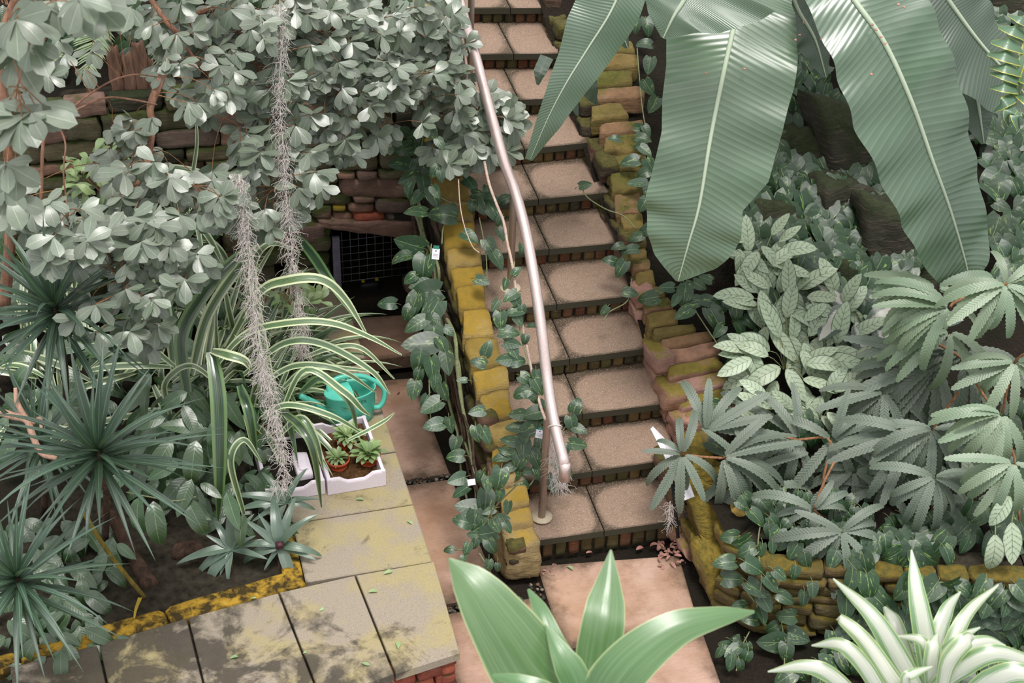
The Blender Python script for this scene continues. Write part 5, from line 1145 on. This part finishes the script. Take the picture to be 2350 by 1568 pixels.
vine('heart_leaf_vine', 'heart-leaved vine filling the top of the dry stone wall behind the hanging serrated rosette', 'vine', fill(46, [(1690, 1150), (1780, 1130), (1990, 1150), (1990, 1260), (1820, 1270), (1740, 1230)], 44, (20, 150)), lambda x, y: atZ(x, y, .52))
vine('heart_leaf_vine', 'thick curtain of dark heart-shaped leaves behind the striped dracaena', 'vine', fill(190, [(1960, 1210), (2100, 1190), (2240, 1160), (2370, 1180), (2370, 1580), (2240, 1580), (2000, 1580), (1900, 1500), (1950, 1360), (1900, 1290)], 60, (20, 150)), dw, [[(1990, 1220), (2080, 1300), (2120, 1380)], [(2200, 1200), (2260, 1330), (2300, 1450)]])
# woody aerial roots on the path side of the wall
rt = thing('climbing_root', 'gnarled dark woody roots clinging to the path side of the left stair wall', 'roots', atZ(1110, 1150, .02))
for k in range(16):
    o = U(-22, 22); P = []
    for (x, y) in ((955, 455), (970, 540), (990, 620), (1010, 690), (1024, 760), (1038, 840), (1052, 920), (1068, 1000), (1082, 1070), (1100, 1150)):
        yy = y+U(-10, 10); P.append(atX(x+o*.8+G(7)-8, yy, -.30+.045*max(0, (1100-yy)/300)+U(-.03, .01)))
    a = random.randrange(0, 4); b_ = random.randrange(7, 11); V, F = tube(spline(P[a:b_], 30), [U(.008, .02), U(.006, .016), U(.004, .012)], 6); part('root', V, F, m_darkbark if k % 3 else m_greystem, rt)
for P, r, m_ in (([(1052, 412), (1056, 470), (1066, 520), (1084, 565), (1100, 580)], .0035, m_pinkstem), ([(1112, 372), (1122, 420), (1140, 470), (1156, 510), (1165, 560), (1178, 620), (1188, 700), (1206, 780), (1222, 860), (1240, 930), (1252, 965)], .009, m_pinkstem), ([(1054, 30), (1062, 90), (1070, 150), (1072, 200)], .010, m_pinkstem)):
    V, F = tube(spline([drl(x, y)+R2*0 for x, y in P], 40), r, 8); tag(part('vine_stem', V, F, m_, None), 'bare pinkish vine stem '+{.0035: 'curling down over the mossy upper capping stones', .009: 'running alongside the handrail to its lower end', .01: 'beside the handrail at the top of the picture'}[r], 'vine stem')

# ================================================================ LEFT BED PLANTS
def spiky(cx, cy, d, n, L, label, foot):
    p = atd(cx, cy, d); f = atZ(*foot, .38); pl = Plant('spiky_dracaena', label, 'plant', f, 'spiky dracaenas of the left bed')
    for i in range(n):
        z = 1-1.45*(i+.5)/n; a = i*2.39996+U(-.15, .15); r = math.sqrt(max(0, 1-z*z)); dv = Vector((r*math.cos(a), r*math.sin(a), z)).normalized()
        q = p-Vector((0, 0, .10))*(i/n); pl.leaf('need', q, dv, Vector((0, 0, 1)) if z < .8 else -FW, L*U(.8, 1.1), U(1.3, 1.6))
    pl.stem([f, f.lerp(p, .5)+Vector((.03, .02, 0)), p-Vector((0, 0, .12)), p], [.022, .02, .016, .01], m_darkbark, 8); pl.done()
spiky(225, 1030, 7.3, 66, .60, 'large spiky dracaena head in the middle of the left bed', (240, 1250))
spiky(125, 702, 7.9, 66, .64, 'spiky dracaena head uppermost at the left edge below the tree', (150, 1000))
spiky(38, 1322, 7.0, 62, .55, 'spiky dracaena head at the lower left corner over the mossy kerb', (70, 1440))
spiky(90, 1010, 7.9, 46, .5, 'half hidden spiky dracaena head behind the middle one at the left edge', (100, 1180))
sp = Plant('striped_strap_plant', 'large clump of arching white-striped strap leaves overhanging the paving', 'plant', atZ(540, 900, .38))
CR = [(560, 900), (500, 880), (600, 850), (530, 800), (620, 930), (470, 940), (590, 980), (640, 880)]
for i in range(190):
    cx, cy = CR[i % len(CR)]; p = atZ(cx+U(-30, 30), cy+U(-25, 25), .40); az = U(-2.6, 1.2) if i % 3 else U(-.9, .6); el = U(.55, 1.35)
    dv = Vector((math.cos(az)*math.cos(el), math.sin(az)*math.cos(el), math.sin(el)))
    sp.leaf('strap' if i % 4 else 'strapd', p, dv, Vector((0, 0, 1)) if el < 1.2 else -FW, U(.6, 1.0), U(.7, 1.1))
def hstrap(root, ctr, w, mat, fold=.3, N=None, nm='leaf'):
    P = spline([atd(*c) for c in ctr], 28); D = depth(P[0]); f = lambda t: samp([w*.6, w*.9, w, w, w*.85, w*.6, 1.5], t)*D/FPX
    V, F, UV = leaf_geo(P, f, N or (-FW+Vector((0, 0, .6))), nx=6, fold=fold); part(nm, V, F, mat, root, UV)
for ctr, w, mt in [
    ([(430, 900, 8.8), (418, 771, 8.7), (480, 660, 8.7), (545, 592, 8.8), (585, 560, 8.8)], 17, m_strapd), ([(440, 860, 9), (480, 720, 8.9), (571, 590, 8.9), (650, 532, 9)], 13, m_strap),
    ([(520, 800, 8.9), (593, 676, 8.6), (660, 645, 8.5), (739, 643, 8.5), (795, 690, 8.6), (848, 780, 8.7)], 12, m_strap), ([(480, 860, 8.6), (560, 770, 8.4), (660, 742, 8.3), (760, 742, 8.3), (850, 775, 8.4), (922, 815, 8.5)], 9, m_strap),
    ([(560, 860, 8.6), (650, 790, 8.4), (740, 790, 8.4), (850, 850, 8.5), (895, 905, 8.6)], 9, m_strap), ([(600, 880, 8.5), (680, 840, 8.4), (780, 850, 8.4), (860, 900, 8.6)], 8, m_strap),
    ([(680, 540, 9.2), (720, 590, 9.1), (760, 650, 9.0), (840, 760, 9.1)], 12, m_strapd), ([(485, 808, 8.2), (498, 880, 8.15), (504, 960, 8.15), (505, 1100, 8.3), (500, 1200, 8.5)], 19, m_strapd),
    ([(487, 806, 8.2), (520, 815, 8.1), (560, 828, 8.1), (578, 850, 8.15)], 12, m_strap), ([(550, 885, 8.4), (572, 950, 8.3), (590, 1060, 8.5)], 12, m_strapd),
    ([(640, 960, 8.5), (700, 850, 8.3), (790, 900, 8.3), (830, 940, 8.4), (850, 955, 8.5)], 8, m_strap), ([(690, 900, 8.5), (740, 870, 8.4), (800, 920, 8.4), (820, 985, 8.5)], 10, m_strapd),
    ([(600, 960, 8.4), (660, 930, 8.3), (760, 955, 8.3), (840, 1000, 8.5)], 8, m_strap), ([(640, 1000, 8.4), (690, 960, 8.3), (725, 1010, 8.3), (742, 1080, 8.4)], 9, m_strap),
    ([(640, 940, 8.4), (690, 980, 8.2), (720, 1040, 8.2), (738, 1165, 8.5)], 10, m_strapd), ([(400, 840, 8.7), (330, 790, 8.6), (270, 800, 8.6), (200, 850, 8.7)], 8, m_strap),
    ([(560, 1180, 8.5), (530, 1060, 8.3), (560, 1010, 8.3), (600, 1060, 8.4)], 8, m_strap), ([(470, 700, 9.), (460, 560, 9.), (440, 440, 9.1), (452, 330, 9.2), (447, 240, 9.3)], 6, m_strap),
    ([(400, 860, 8.9), (380, 700, 8.8), (330, 560, 8.8), (300, 500, 8.9)], 12, m_strap), ([(640, 960, 8.8), (600, 760, 8.7), (580, 620, 8.7), (620, 560, 8.8), (690, 580, 8.9)], 10, m_strap),
    ([(700, 820, 9.1), (760, 800, 9.0), (830, 800, 9.0), (905, 870, 9.1)], 7, m_strap), ([(130, 700, 8.), (140, 600, 8.), (150, 520, 8.1)], 10, m_strapd),
    ([(390, 950, 8.5), (380, 880, 8.4), (440, 840, 8.3), (520, 900, 8.4)], 8, m_strap), ([(640, 900, 8.8), (700, 850, 8.7), (780, 845, 8.7), (870, 855, 8.8)], 7, m_strap),
    ([(800, 1010, 8.4), (850, 985, 8.4), (885, 965, 8.5), (905, 948, 8.6)], 5, m_strap)]: hstrap(sp.root, ctr, w, mt)
sp.done()
bl = Plant('broad_leaved_plant', 'broad green ribbed leaves crowding the left bed below the strap leaves', 'plant', atZ(440, 1120, .38))
for (x, y, a, l) in ((352, 1150, 80, 122), (430, 1145, 62, 110), (320, 1140, 95, 100), (470, 985, 190, 100), (500, 960, 100, 90), (430, 900, 150, 90), (420, 930, 60, 80), (395, 1010, 120, 110), (450, 1010, 95, 120), (440, 1100, 110, 90), (500, 1010, 40, 80), (410, 1060, 150, 80), (560, 1180, 100, 80), (380, 960, 170, 90), (460, 1110, 30, 60), (300, 1080, 140, 90), (520, 1130, 70, 90)):
    bl.pxleaf('spath', x, y, 8.3, a, l, tilt=.3, nj=.2, sw=1.1)
for i in range(110):
    x, y = U(330, 640), U(880, 1200); bl.pxleaf('spath', x, y, 8.9+U(-.2, .2), U(20, 170), U(60, 100), tilt=U(0, .5), nj=.35, sw=1.05)
bl.stem([atd(290, 1130, 8.3), atd(340, 1140, 8.25), atd(400, 1150, 8.25), atd(450, 1140, 8.3)], .004, m_greystem); bl.done()
bl2 = Plant('low_leafy_plant', 'low dark glossy leaves at the lower left behind the mossy kerb', 'plant', atZ(200, 1380, .38))
for i in range(120):
    x = U(0, 270); y = U(1180, 1500-.25*x+40); p = atZ(x, y, .42+U(0, .12)); bl2.pxleaf('spath', x, y, depth(p), U(20, 160), U(50, 95), tilt=U(.1, .5), nj=.3, sw=1.2)
bl2.done()
bl3 = Plant('undergrowth', 'mixed green undergrowth filling the back of the left bed under the tree', 'plant', atZ(200, 800, .38))
for i in range(300):
    x, y = U(0, 520), U(380, 1000); p = atZ(x, y, .5+U(0, .25)); d = min(depth(p), 10.2)
    bl3.pxleaf('spath' if i % 3 else 'strap', x, y, d, U(-30, 210), U(60, 100) if i % 3 else U(150, 260), tilt=U(0, .6), nj=.4, sw=1.2)
bl3.done()
for (cx, cy, d, A, label, cen) in (
    (530, 1258, 8.45, [(172, 120), (150, 118), (128, 125), (112, 60), (-118, 90), (-88, 100), (-62, 85), (-30, 60), (-150, 60), (95, 70), (10, 80)], 'grey-green rosette at the edge of the mossy kerb, left of the dark-centred one', 0),
    (643, 1252, 8.45, [(-98, 125), (-122, 80), (-52, 100), (2, 95), (18, 80), (68, 128), (165, 110), (190, 100), (-140, 90), (125, 60), (-75, 110), (-168, 80)], 'grey-green rosette with dark purple centre where the kerb turns', 1),
    (655, 1150, 8.6, [(-62, 80), (-8, 75), (8, 72), (178, 95), (-165, 110), (-120, 80), (150, 80), (110, 60)], 'grey-green rosette pressed against the polystyrene boxes', 0)):
    pl = Plant('grey_green_rosette', label, 'plant', atZ(cx, cy+40, .40), 'grey-green rosettes along the kerb')
    for a, l in A: pl.pxleaf('trad', cx, cy, d, a, l*1.12, tilt=U(.1, .45), nj=.15, sw=U(1., 1.2), up=.8)
    pl.stem([atZ(cx, cy+60, .38), atd(cx, cy+15, d+.05), atd(cx, cy, d)], .014, m_darkbark, 8)
    if cen:
        m_pur = simple('purple_bract', (70, 34, 44), .5); V, F = rock([atd(cx, cy, d-.05)+v for v in hexa(-.025, .025, -.02, .02, -.02, .02, .004)], 4, .2, 3, 3); part('bract', V, F, m_pur, pl.root)
    pl.done()
rw = thing('pale_root', 'pale twisting root reaching in from the left edge behind the spiky leaves', 'root', atd(0, 950, 7.9))
for P, r in (([(-20, 940), (30, 955), (62, 965), (75, 1000), (95, 1040), (130, 1052)], .022), ([(62, 965), (40, 925), (35, 890)], .016), ([(75, 970), (92, 962), (95, 985)], .014)):
    V, F = tube(spline([atd(x, y, 7.75) for x, y in P], 24), [r, r*.9, r*.6], 10); part('root', V, F, m_root, rw)
V, F = tube(spline([atd(188, 1170, 8.0), atd(250, 1270, 8.15), atZ(332, 1372, .40)], 16), .013, 10); tag(part('cane', V, F, m_cane, None), 'yellow-green cane leaning from the spiky plant to the kerb', 'cane')
V, F = tube(spline([atd(225, 1175, 8.5), atd(265, 1195, 8.5), atd(300, 1270, 8.55), atZ(345, 1345, .40)], 16), [.035, .045, .05], 12); tag(part('log', V, F, m_darkbark, None), 'dark crooked stem lying behind the yellow cane', 'log')
V, F = rock([atZ(430, 1270, .38)+v for v in hexa(-.09, .09, -.06, .06, -.03, .06, .01)], 5, .15, 5, 9); tag(part('stump', V, F, m_darkbark, None), 'small dark cut stump on the soil behind the kerb', 'stump')
V, F, UV = leaf_geo(spline([atZ(322, 1372, .46), atZ(312, 1398, .47), atZ(308, 1420, .462)], 8), lambda t: .012*(1-t*.6), Vector((0, 0, 1)), 2); tag(part('yellow_leaf', V, F, m_yel, None, UV), 'yellow dried leaf hanging over the mossy kerb', 'leaf')

# ================================================================ TREE (upper left)
tr = Plant('tree', 'tree with round grey-green leaves spreading over the top left to the handrail', 'tree', atZ(100, 760, .4))
BR = [([(10, 700, 8.6), (22, 560, 8.4), (25, 420, 8.2), (8, 250, 8.0), (0, 100, 7.9), (60, -60, 7.8)], .036, .022), ([(100, 665, 8.4), (150, 630, 8.3), (190, 570, 8.2), (228, 515, 8.15), (268, 477, 8.1)], .03, .022),
      ([(268, 477, 8.1), (330, 400, 8.1), (350, 300, 8.2), (345, 250, 8.2), (358, 210, 8.2), (378, 160, 8.2)], .012, .028), ([(378, 160, 8.2), (420, 100, 8.4), (382, 50, 8.4), (340, -10, 8.4)], .02, .014),
      ([(93, 600, 8.2), (95, 450, 8.1), (100, 320, 8.0), (118, 280, 8.)], .012, .009), ([(118, 290, 8.), (170, 255, 8.), (240, 225, 8.1), (300, 228, 8.1), (360, 240, 8.2)], .007, .005), ([(130, 275, 8.), (230, 200, 8.), (300, 172, 8.), (360, 176, 8.2)], .006, .004),
      ([(130, 280, 8.), (150, 330, 8.), (146, 400, 8.), (160, 520, 8.)], .006, .004), ([(415, 95, 8.4), (460, 150, 8.5), (500, 190, 8.6), (535, 250, 8.7), (510, 275, 8.7)], .012, .006),
      ([(382, 50, 8.4), (520, 20, 8.7), (680, 50, 9.0), (800, 80, 9.3), (850, 150, 9.4), (900, 200, 9.5), (980, 250, 9.7), (1060, 290, 9.8), (1120, 270, 9.85)], .018, .005),
      ([(680, 50, 9.), (740, 150, 9.2), (780, 230, 9.3), (860, 240, 9.4), (900, 290, 9.5)], .009, .003), ([(520, 20, 8.7), (590, 160, 8.8), (620, 300, 8.8), (640, 430, 8.8)], .010, .004), ([(850, 60, 9.4), (930, 60, 9.6), (1010, 90, 9.7), (1060, 130, 9.8)], .008, .003),
      ([(228, 515, 8.15), (300, 540, 8.1), (390, 590, 8.1), (440, 640, 8.1)], .008, .003), ([(268, 477, 8.1), (340, 440, 8.1), (430, 430, 8.1)], .008, .003), ([(228, 515, 8.15), (260, 620, 8.), (330, 700, 8.), (345, 760, 8.)], .006, .002),
      ([(980, 250, 9.7), (1010, 330, 9.8), (1040, 380, 9.8)], .005, .003), ([(0, 100, 7.9), (40, 60, 6.5), (80, 20, 5.4), (40, 200, 5.4)], .01, .004)]
BP = []
for P, r0, r1 in BR:
    q = spline([atd(*c) for c in P], 8*len(P)); BP += q[3:]; V, F = tube(q, [r0, r1], 9); tr.stems.append(part('branch', V, F, m_bark, tr.root))
BLOB = [(1110, 270, 75, 45, 28, 9.85, 46, 10), (1160, 262, 34, 18, 5, 9.85, 42, -10), (1000, 215, 70, 80, 40, 9.7, 44, 30), (1045, 345, 60, 40, 14, 9.8, 48, 50), (1095, 330, 50, 30, 8, 9.8, 46, 40), (1130, 340, 40, 20, 5, 9.8, 46, 10), (930, 110, 95, 110, 62, 9.6, 44, 30), (1000, 50, 50, 60, 26, 9.6, 44, 0), (1040, 110, 40, 40, 10, 9.7, 42, 0),
        (800, 70, 130, 90, 84, 9.3, 46, 40), (830, 190, 110, 60, 40, 9.3, 46, 60), (680, 90, 110, 110, 74, 9., 48, 60), (640, 230, 100, 80, 40, 8.9, 50, 80), (600, 330, 80, 60, 26, 8.8, 52, 90), (690, 420, 45, 90, 20, 8.8, 50, 80), (560, 440, 70, 70, 18, 8.8, 50, 90), (620, 510, 60, 40, 10, 8.8, 48, 90),
        (540, 60, 100, 70, 40, 8.7, 50, 60), (450, 160, 100, 110, 34, 8.5, 50, 80), (400, 60, 80, 60, 14, 8.5, 50, 60), (330, 300, 80, 50, 8, 8.3, 44, 80), (250, 360, 60, 30, 4, 8.3, 44, 80), (440, 440, 90, 60, 34, 8.2, 54, 80), (330, 420, 80, 50, 26, 8.2, 54, 80), (300, 520, 110, 60, 32, 8., 56, 80), (380, 610, 90, 60, 34, 8., 52, 80), (310, 650, 60, 50, 10, 8., 52, 80),
        (340, 730, 50, 60, 10, 8., 54, 90), (160, 550, 110, 80, 18, 7.8, 62, 80), (60, 480, 60, 50, 8, 7.8, 62, 80), (190, 720, 60, 50, 4, 7.8, 58, 80), (160, 140, 60, 60, 5, 7.9, 50, 80), (850, 300, 50, 30, 6, 9.4, 44, 80), (800, 330, 30, 40, 5, 9.4, 44, 90), (760, 280, 60, 30, 9, 9.3, 44, 80),
        (70, 30, 60, 40, 4, 5.2, 100, 60), (50, 120, 40, 40, 3, 5.4, 95, 70), (60, 240, 50, 50, 6, 5.5, 92, 80), (170, 10, 50, 25, 3, 5.3, 100, 60), (20, 360, 30, 50, 3, 5.6, 92, 90), (260, 10, 60, 30, 4, 7.5, 66, 70), (20, 420, 40, 40, 3, 6.5, 80, 90)]
for (cx, cy, rx, ry, n, d, lp, ma) in BLOB:
    for k in range(n):
        a = U(0, 6.283); r = math.sqrt(U(0, 1)); x, y = cx+rx*r*math.cos(a), cy+ry*r*math.sin(a); dd = d+U(-.35, .35)*(d/9); c = atd(x, y, dd)
        b = min(BP, key=lambda q: (q-c).length_squared+U(0, .02)); L_ = (b-c).length; base = ma+G(28); nl = random.choice((3, 4, 5, 5))
        if L_ > .5: b = c+(b-c)*(.5/L_)
        tr.twig([b, b.lerp(c, .5)+Vector((G(.02), G(.02), .03)), c], .0028, 5, 3)
        for j in range(nl):
            tr.pxleaf('tree', x+U(-3, 3), y+U(-3, 3), dd+U(-.03, .03), base+(j-(nl-1)/2)*U(38, 52), lp*U(.7, 1.08), tilt=U(-.35, .45), nj=.4, sw=U(1., 1.25), up=1.1)
# extra canopy added out of view above, to darken the back wall
for k in range(130):
    x, y = U(-200, 560), U(-420, -40); d = U(7.6, 9.6); c = atd(x, y, d)
    for j in range(4): tr.pxleaf('tree', x, y, d, U(0, 360), 54*U(.8, 1.1), tilt=U(-.3, .4), nj=.35, sw=1.15, up=1.)
    b = min(BP, key=lambda q: (q-c).length_squared); tr.twig([b+(c-b)*.2, b.lerp(c, .6)+Vector((0, 0, .1)), c], .004, 5, 3)
tr.done(m_twig)
# ferns on the terrace behind the wall
def frond(P, n, L, label, d):
    pl = Plant('fern_frond', label, 'fern', atd(*P[0], d), 'pale fern fronds'); q = spline([atd(x, y, d) for x, y in P], 40); pp = [project(v) for v in q]
    pl.stem(q[::8]+[q[-1]], .004, m_cane)
    for i in range(n):
        t = i/(n-1); k = min(38, int(t*38)); dx, dy = pp[k+1][0]-pp[k][0], pp[k+1][1]-pp[k][1]; a = math.degrees(math.atan2(dy, dx)); s = math.sin(math.pi*(.25+.7*t))
        for sg_ in (-1, 1): pl.pxleaf('fern', pp[k][0], pp[k][1], d, a+sg_*(64-20*t), L*s, tilt=.1, nj=.1, sw=1.)
    pl.done()
frond([(226, -30), (224, 50), (208, 120), (200, 198)], 30, 58, 'pale fern frond hanging at the top left in front of the timber stumps', 8.8)
frond([(300, -40), (260, 5), (215, 12), (180, 20)], 18, 50, 'pale fern frond arching across the very top left', 8.9)
frond([(372, 60), (368, 100), (372, 150), (352, 178)], 18, 34, 'small fern frond behind the thick reddish branch', 9.2)
frond([(500, 190), (488, 220), (478, 262)], 14, 30, 'small fern frond over the top of the back wall', 9.6)
stp = [(258, 112, 286, 225), (288, 130, 318, 230), (316, 104, 346, 228), (344, 140, 362, 228), (200, 170, 226, 226)]
for i, (xa, y0_, xb, y1_) in enumerate(stp):
    A = atY(xa, y1_, 3.25); Bq = atY(xb, y1_, 3.25); T_ = atY((xa+xb)/2, y0_, 3.25).z; r = (Bq.x-A.x)/2; c = Vector(((A.x+Bq.x)/2, 3.3, 0))
    V, F = rock(hexa(c.x-r, c.x+r, c.y-r*.7, c.y+r*.7, A.z-.05, T_, .02), 6, .14, 5, 40+i, .0)
    V = [Vector((v.x, v.y, v.z+(.05*noise.noise(v*30) if v.z > T_-.08 else 0))) for v in V]
    tag(part('timber_post', V, F, m_stump, None), ['split reddish timber post on the back wall, leftmost of the tall pair', 'short timber post between the two tall ones on the back wall', 'tallest jagged timber post on the back wall', 'narrow broken timber post nearest the branch on the back wall', 'low timber post on the back wall under the fern tip'][i], 'post')
# background foliage on the terrace, and small bright shrubs
bgp = Plant('background_shrub', 'loose green shrubs on the terrace behind the stone wall at the top left', 'shrub', atY(500, 100, 4.), None)
for i in range(420):
    x, y = U(-10, 1000), U(-30, 170); p = atY(x, y, U(3.5, 4.6)); bgp.pxleaf('spath' if i % 2 else 'heart', x, y, depth(p), U(0, 180), U(36, 62), tilt=U(-.2, .5), nj=.5, sw=1.2)
bgp.done()
for (cx, cy, rx, ry, n, d, label) in ((250, 400, 110, 55, 90, 9.6, 'bright small-leaved shrub against the back wall under the tree'), (680, 680, 60, 40, 46, 9.7, 'small leafy seedling at the inner edge of the paving near the grate'), (60, 130, 80, 70, 60, 9.2, 'bright green shrub at the top left corner behind the near leaves')):
    pl = Plant('small_shrub', label, 'shrub', atd(cx, cy+ry, d))
    for i in range(n):
        a = U(0, 6.28); r = math.sqrt(U(0, 1)); pl.pxleaf('serrp' if 0 else 'ros', cx+rx*r*math.cos(a), cy+ry*r*math.sin(a), d+U(-.15, .15), U(0, 360), U(26, 44), tilt=U(-.2, .4), nj=.4, sw=.9, up=1.)
    for k in range(6): pl.twig([atd(cx, cy+ry, d), atd(cx+U(-rx, rx)*.5, cy, d), atd(cx+U(-rx, rx), cy-ry*.6, d)], .004)
    pl.done(m_twig)

# ================================================================ HANGING MOSS
def moss(P, w, d, n, L, label, r=.0016):
    q = spline([atd(x, y, d) for x, y in P], 60); t = thing('hanging_moss', label, 'moss', q[0], 'hanging grey moss strands'); V = []; F = []
    for i in range(n):
        s = U(0, 1); k = int(s*59); c = q[k]+R2*(G(w*.33)*d/FPX)+FW*G(.02); pts = [c]; dv = (D2*U(.2, 1)+R2*G(.7)+FW*G(.5)).normalized()
        for j in range(5): dv = (dv+D2*.25+Vector((G(.55), G(.55), G(.4)))).normalized(); pts.append(pts[-1]+dv*(L*d/FPX/5)*U(.7, 1.2))
        tube(pts, [r*.95, r*.5], 3, False, V, F)
    o = part('strands', V, F, m_moss, t); o['kind'] = 'stuff'; V, F = tube(q[::6], .002, 5); part('thread', V, F, m_moss, t)
moss([(640, 10), (645, 120), (640, 230), (650, 330), (655, 430), (662, 500), (672, 600), (682, 680), (690, 760), (697, 820)], 22, 8.55, 900, 40, 'long grey moss strand hanging from the tree, right one of the pair')
moss([(548, 400), (556, 480), (562, 540), (575, 620), (582, 700), (588, 770), (600, 840), (618, 880), (628, 960), (650, 1050), (645, 1130)], 26, 8.1, 1100, 42, 'thick grey moss strand hanging in front of the strap leaves, left one of the pair')
moss([(1262, 975), (1268, 1010), (1274, 1050), (1282, 1090), (1288, 1120)], 24, 8.9, 420, 34, 'fluffy moss tuft tied to the lower end of the handrail', .0012)
moss([(1538, 1150), (1536, 1180), (1534, 1215)], 8, 8.95, 40, 30, 'thin pale moss threads dangling from the serrated leaf over the bottom step', .0014)
tie = thing('moss_tie', 'string of twisted moss tied round the handrail near its end', 'string', railat(.06)); c = min(RS, key=lambda p: abs(project(p)[1]-972)); V, F = tube([c+R2*math.cos(a)*.04+(D2*.35+FW*.94)*math.sin(a)*.04 for a in [i*.3 for i in range(22)]], .004, 6); part('loop', V, F, m_moss, tie)

# ================================================================ FALLEN LEAVES
m_lf = [('obovate', m_groundleaf), ('agla', m_dryleaf)]
leaf_variants('fallen', 'obovate', m_groundleaf, nl=5, nx=2, droop=(.2, .6), fold=.3); leaf_variants('dry', 'agla', m_dryleaf, nl=5, nx=2, droop=(.5, 1.4), fold=.5)
def fallen(x, y, z, a, px, label, key='fallen', group=None):
    p = atZ(x, y, z+.006); s = px*depth(p)/FPX; an = math.radians(a); o = link('fallen_leaf', LM[key][random.randrange(2)][0]); o.matrix_world = orient(p, Vector((math.cos(an), math.sin(an), .02)), Vector((G(.2), G(.2), 1)), s); tag(o, label, 'leaf', group)
for x, y, a, px, lb in ((845, 1360, 10, 26, 'pale green leaf fallen near the corner of the paving slabs'), (527, 1513, 20, 26, 'pale leaf fallen on the dark stained slab'), (914, 1490, 80, 26, 'upright pale leaf fallen near the front right slab edge'), (815, 1147, 0, 22, 'green leaf fallen just below the white polystyrene box'), (933, 1196, -40, 18, 'small leaf fallen near the outer edge of the side paving'), (828, 1522, -30, 22, 'curled green leaf fallen beside the bottom edge of the paving'), (732, 1403, 30, 16, 'tiny leaf fallen in the middle of the corner slabs'), (880, 1318, 20, 24, 'pale skeleton leaf fallen right of the corner joint'), (575, 1374, 0, 14, 'small leaf fallen at the kerb edge'), (695, 1500, 20, 12, 'tiny leaf fallen near the lower slab joint')): fallen(x, y, ZL, a, px, lb)
for x, y, a, px, lb, k in ((1300, 1300, -40, 20, 'green leaf fallen on the landing slab below the steps', 'fallen'), (1345, 1270, 10, 18, 'pink dry leaf at the foot of the bottom step', 'dry'), (1105, 1521, 10, 24, 'pale leaf fallen on the path at the bottom of the picture', 'fallen'), (912, 905, 60, 14, 'dry brown leaf on the path beside the watering can', 'dry'), (1460, 1262, 20, 24, 'thin pale dry leaf at the back of the landing slab', 'dry')): fallen(x, y, .004, a, px, lb, k)
for i in range(34): fallen(U(1505, 1572)+i*.2, U(1235, 1300), U(.0, .03), U(0, 360), U(14, 26), 'dry pinkish leaf in the litter heap at the right end of the bottom step', 'dry', 'dry leaf litter by the bottom step')
for i in range(12): fallen(U(1245, 1275), U(1285, 1330), U(-.02, .01), U(0, 360), U(10, 16), 'dry leaf scrap in the corner beside the ochre end block', 'dry', 'leaf scraps by the end block')
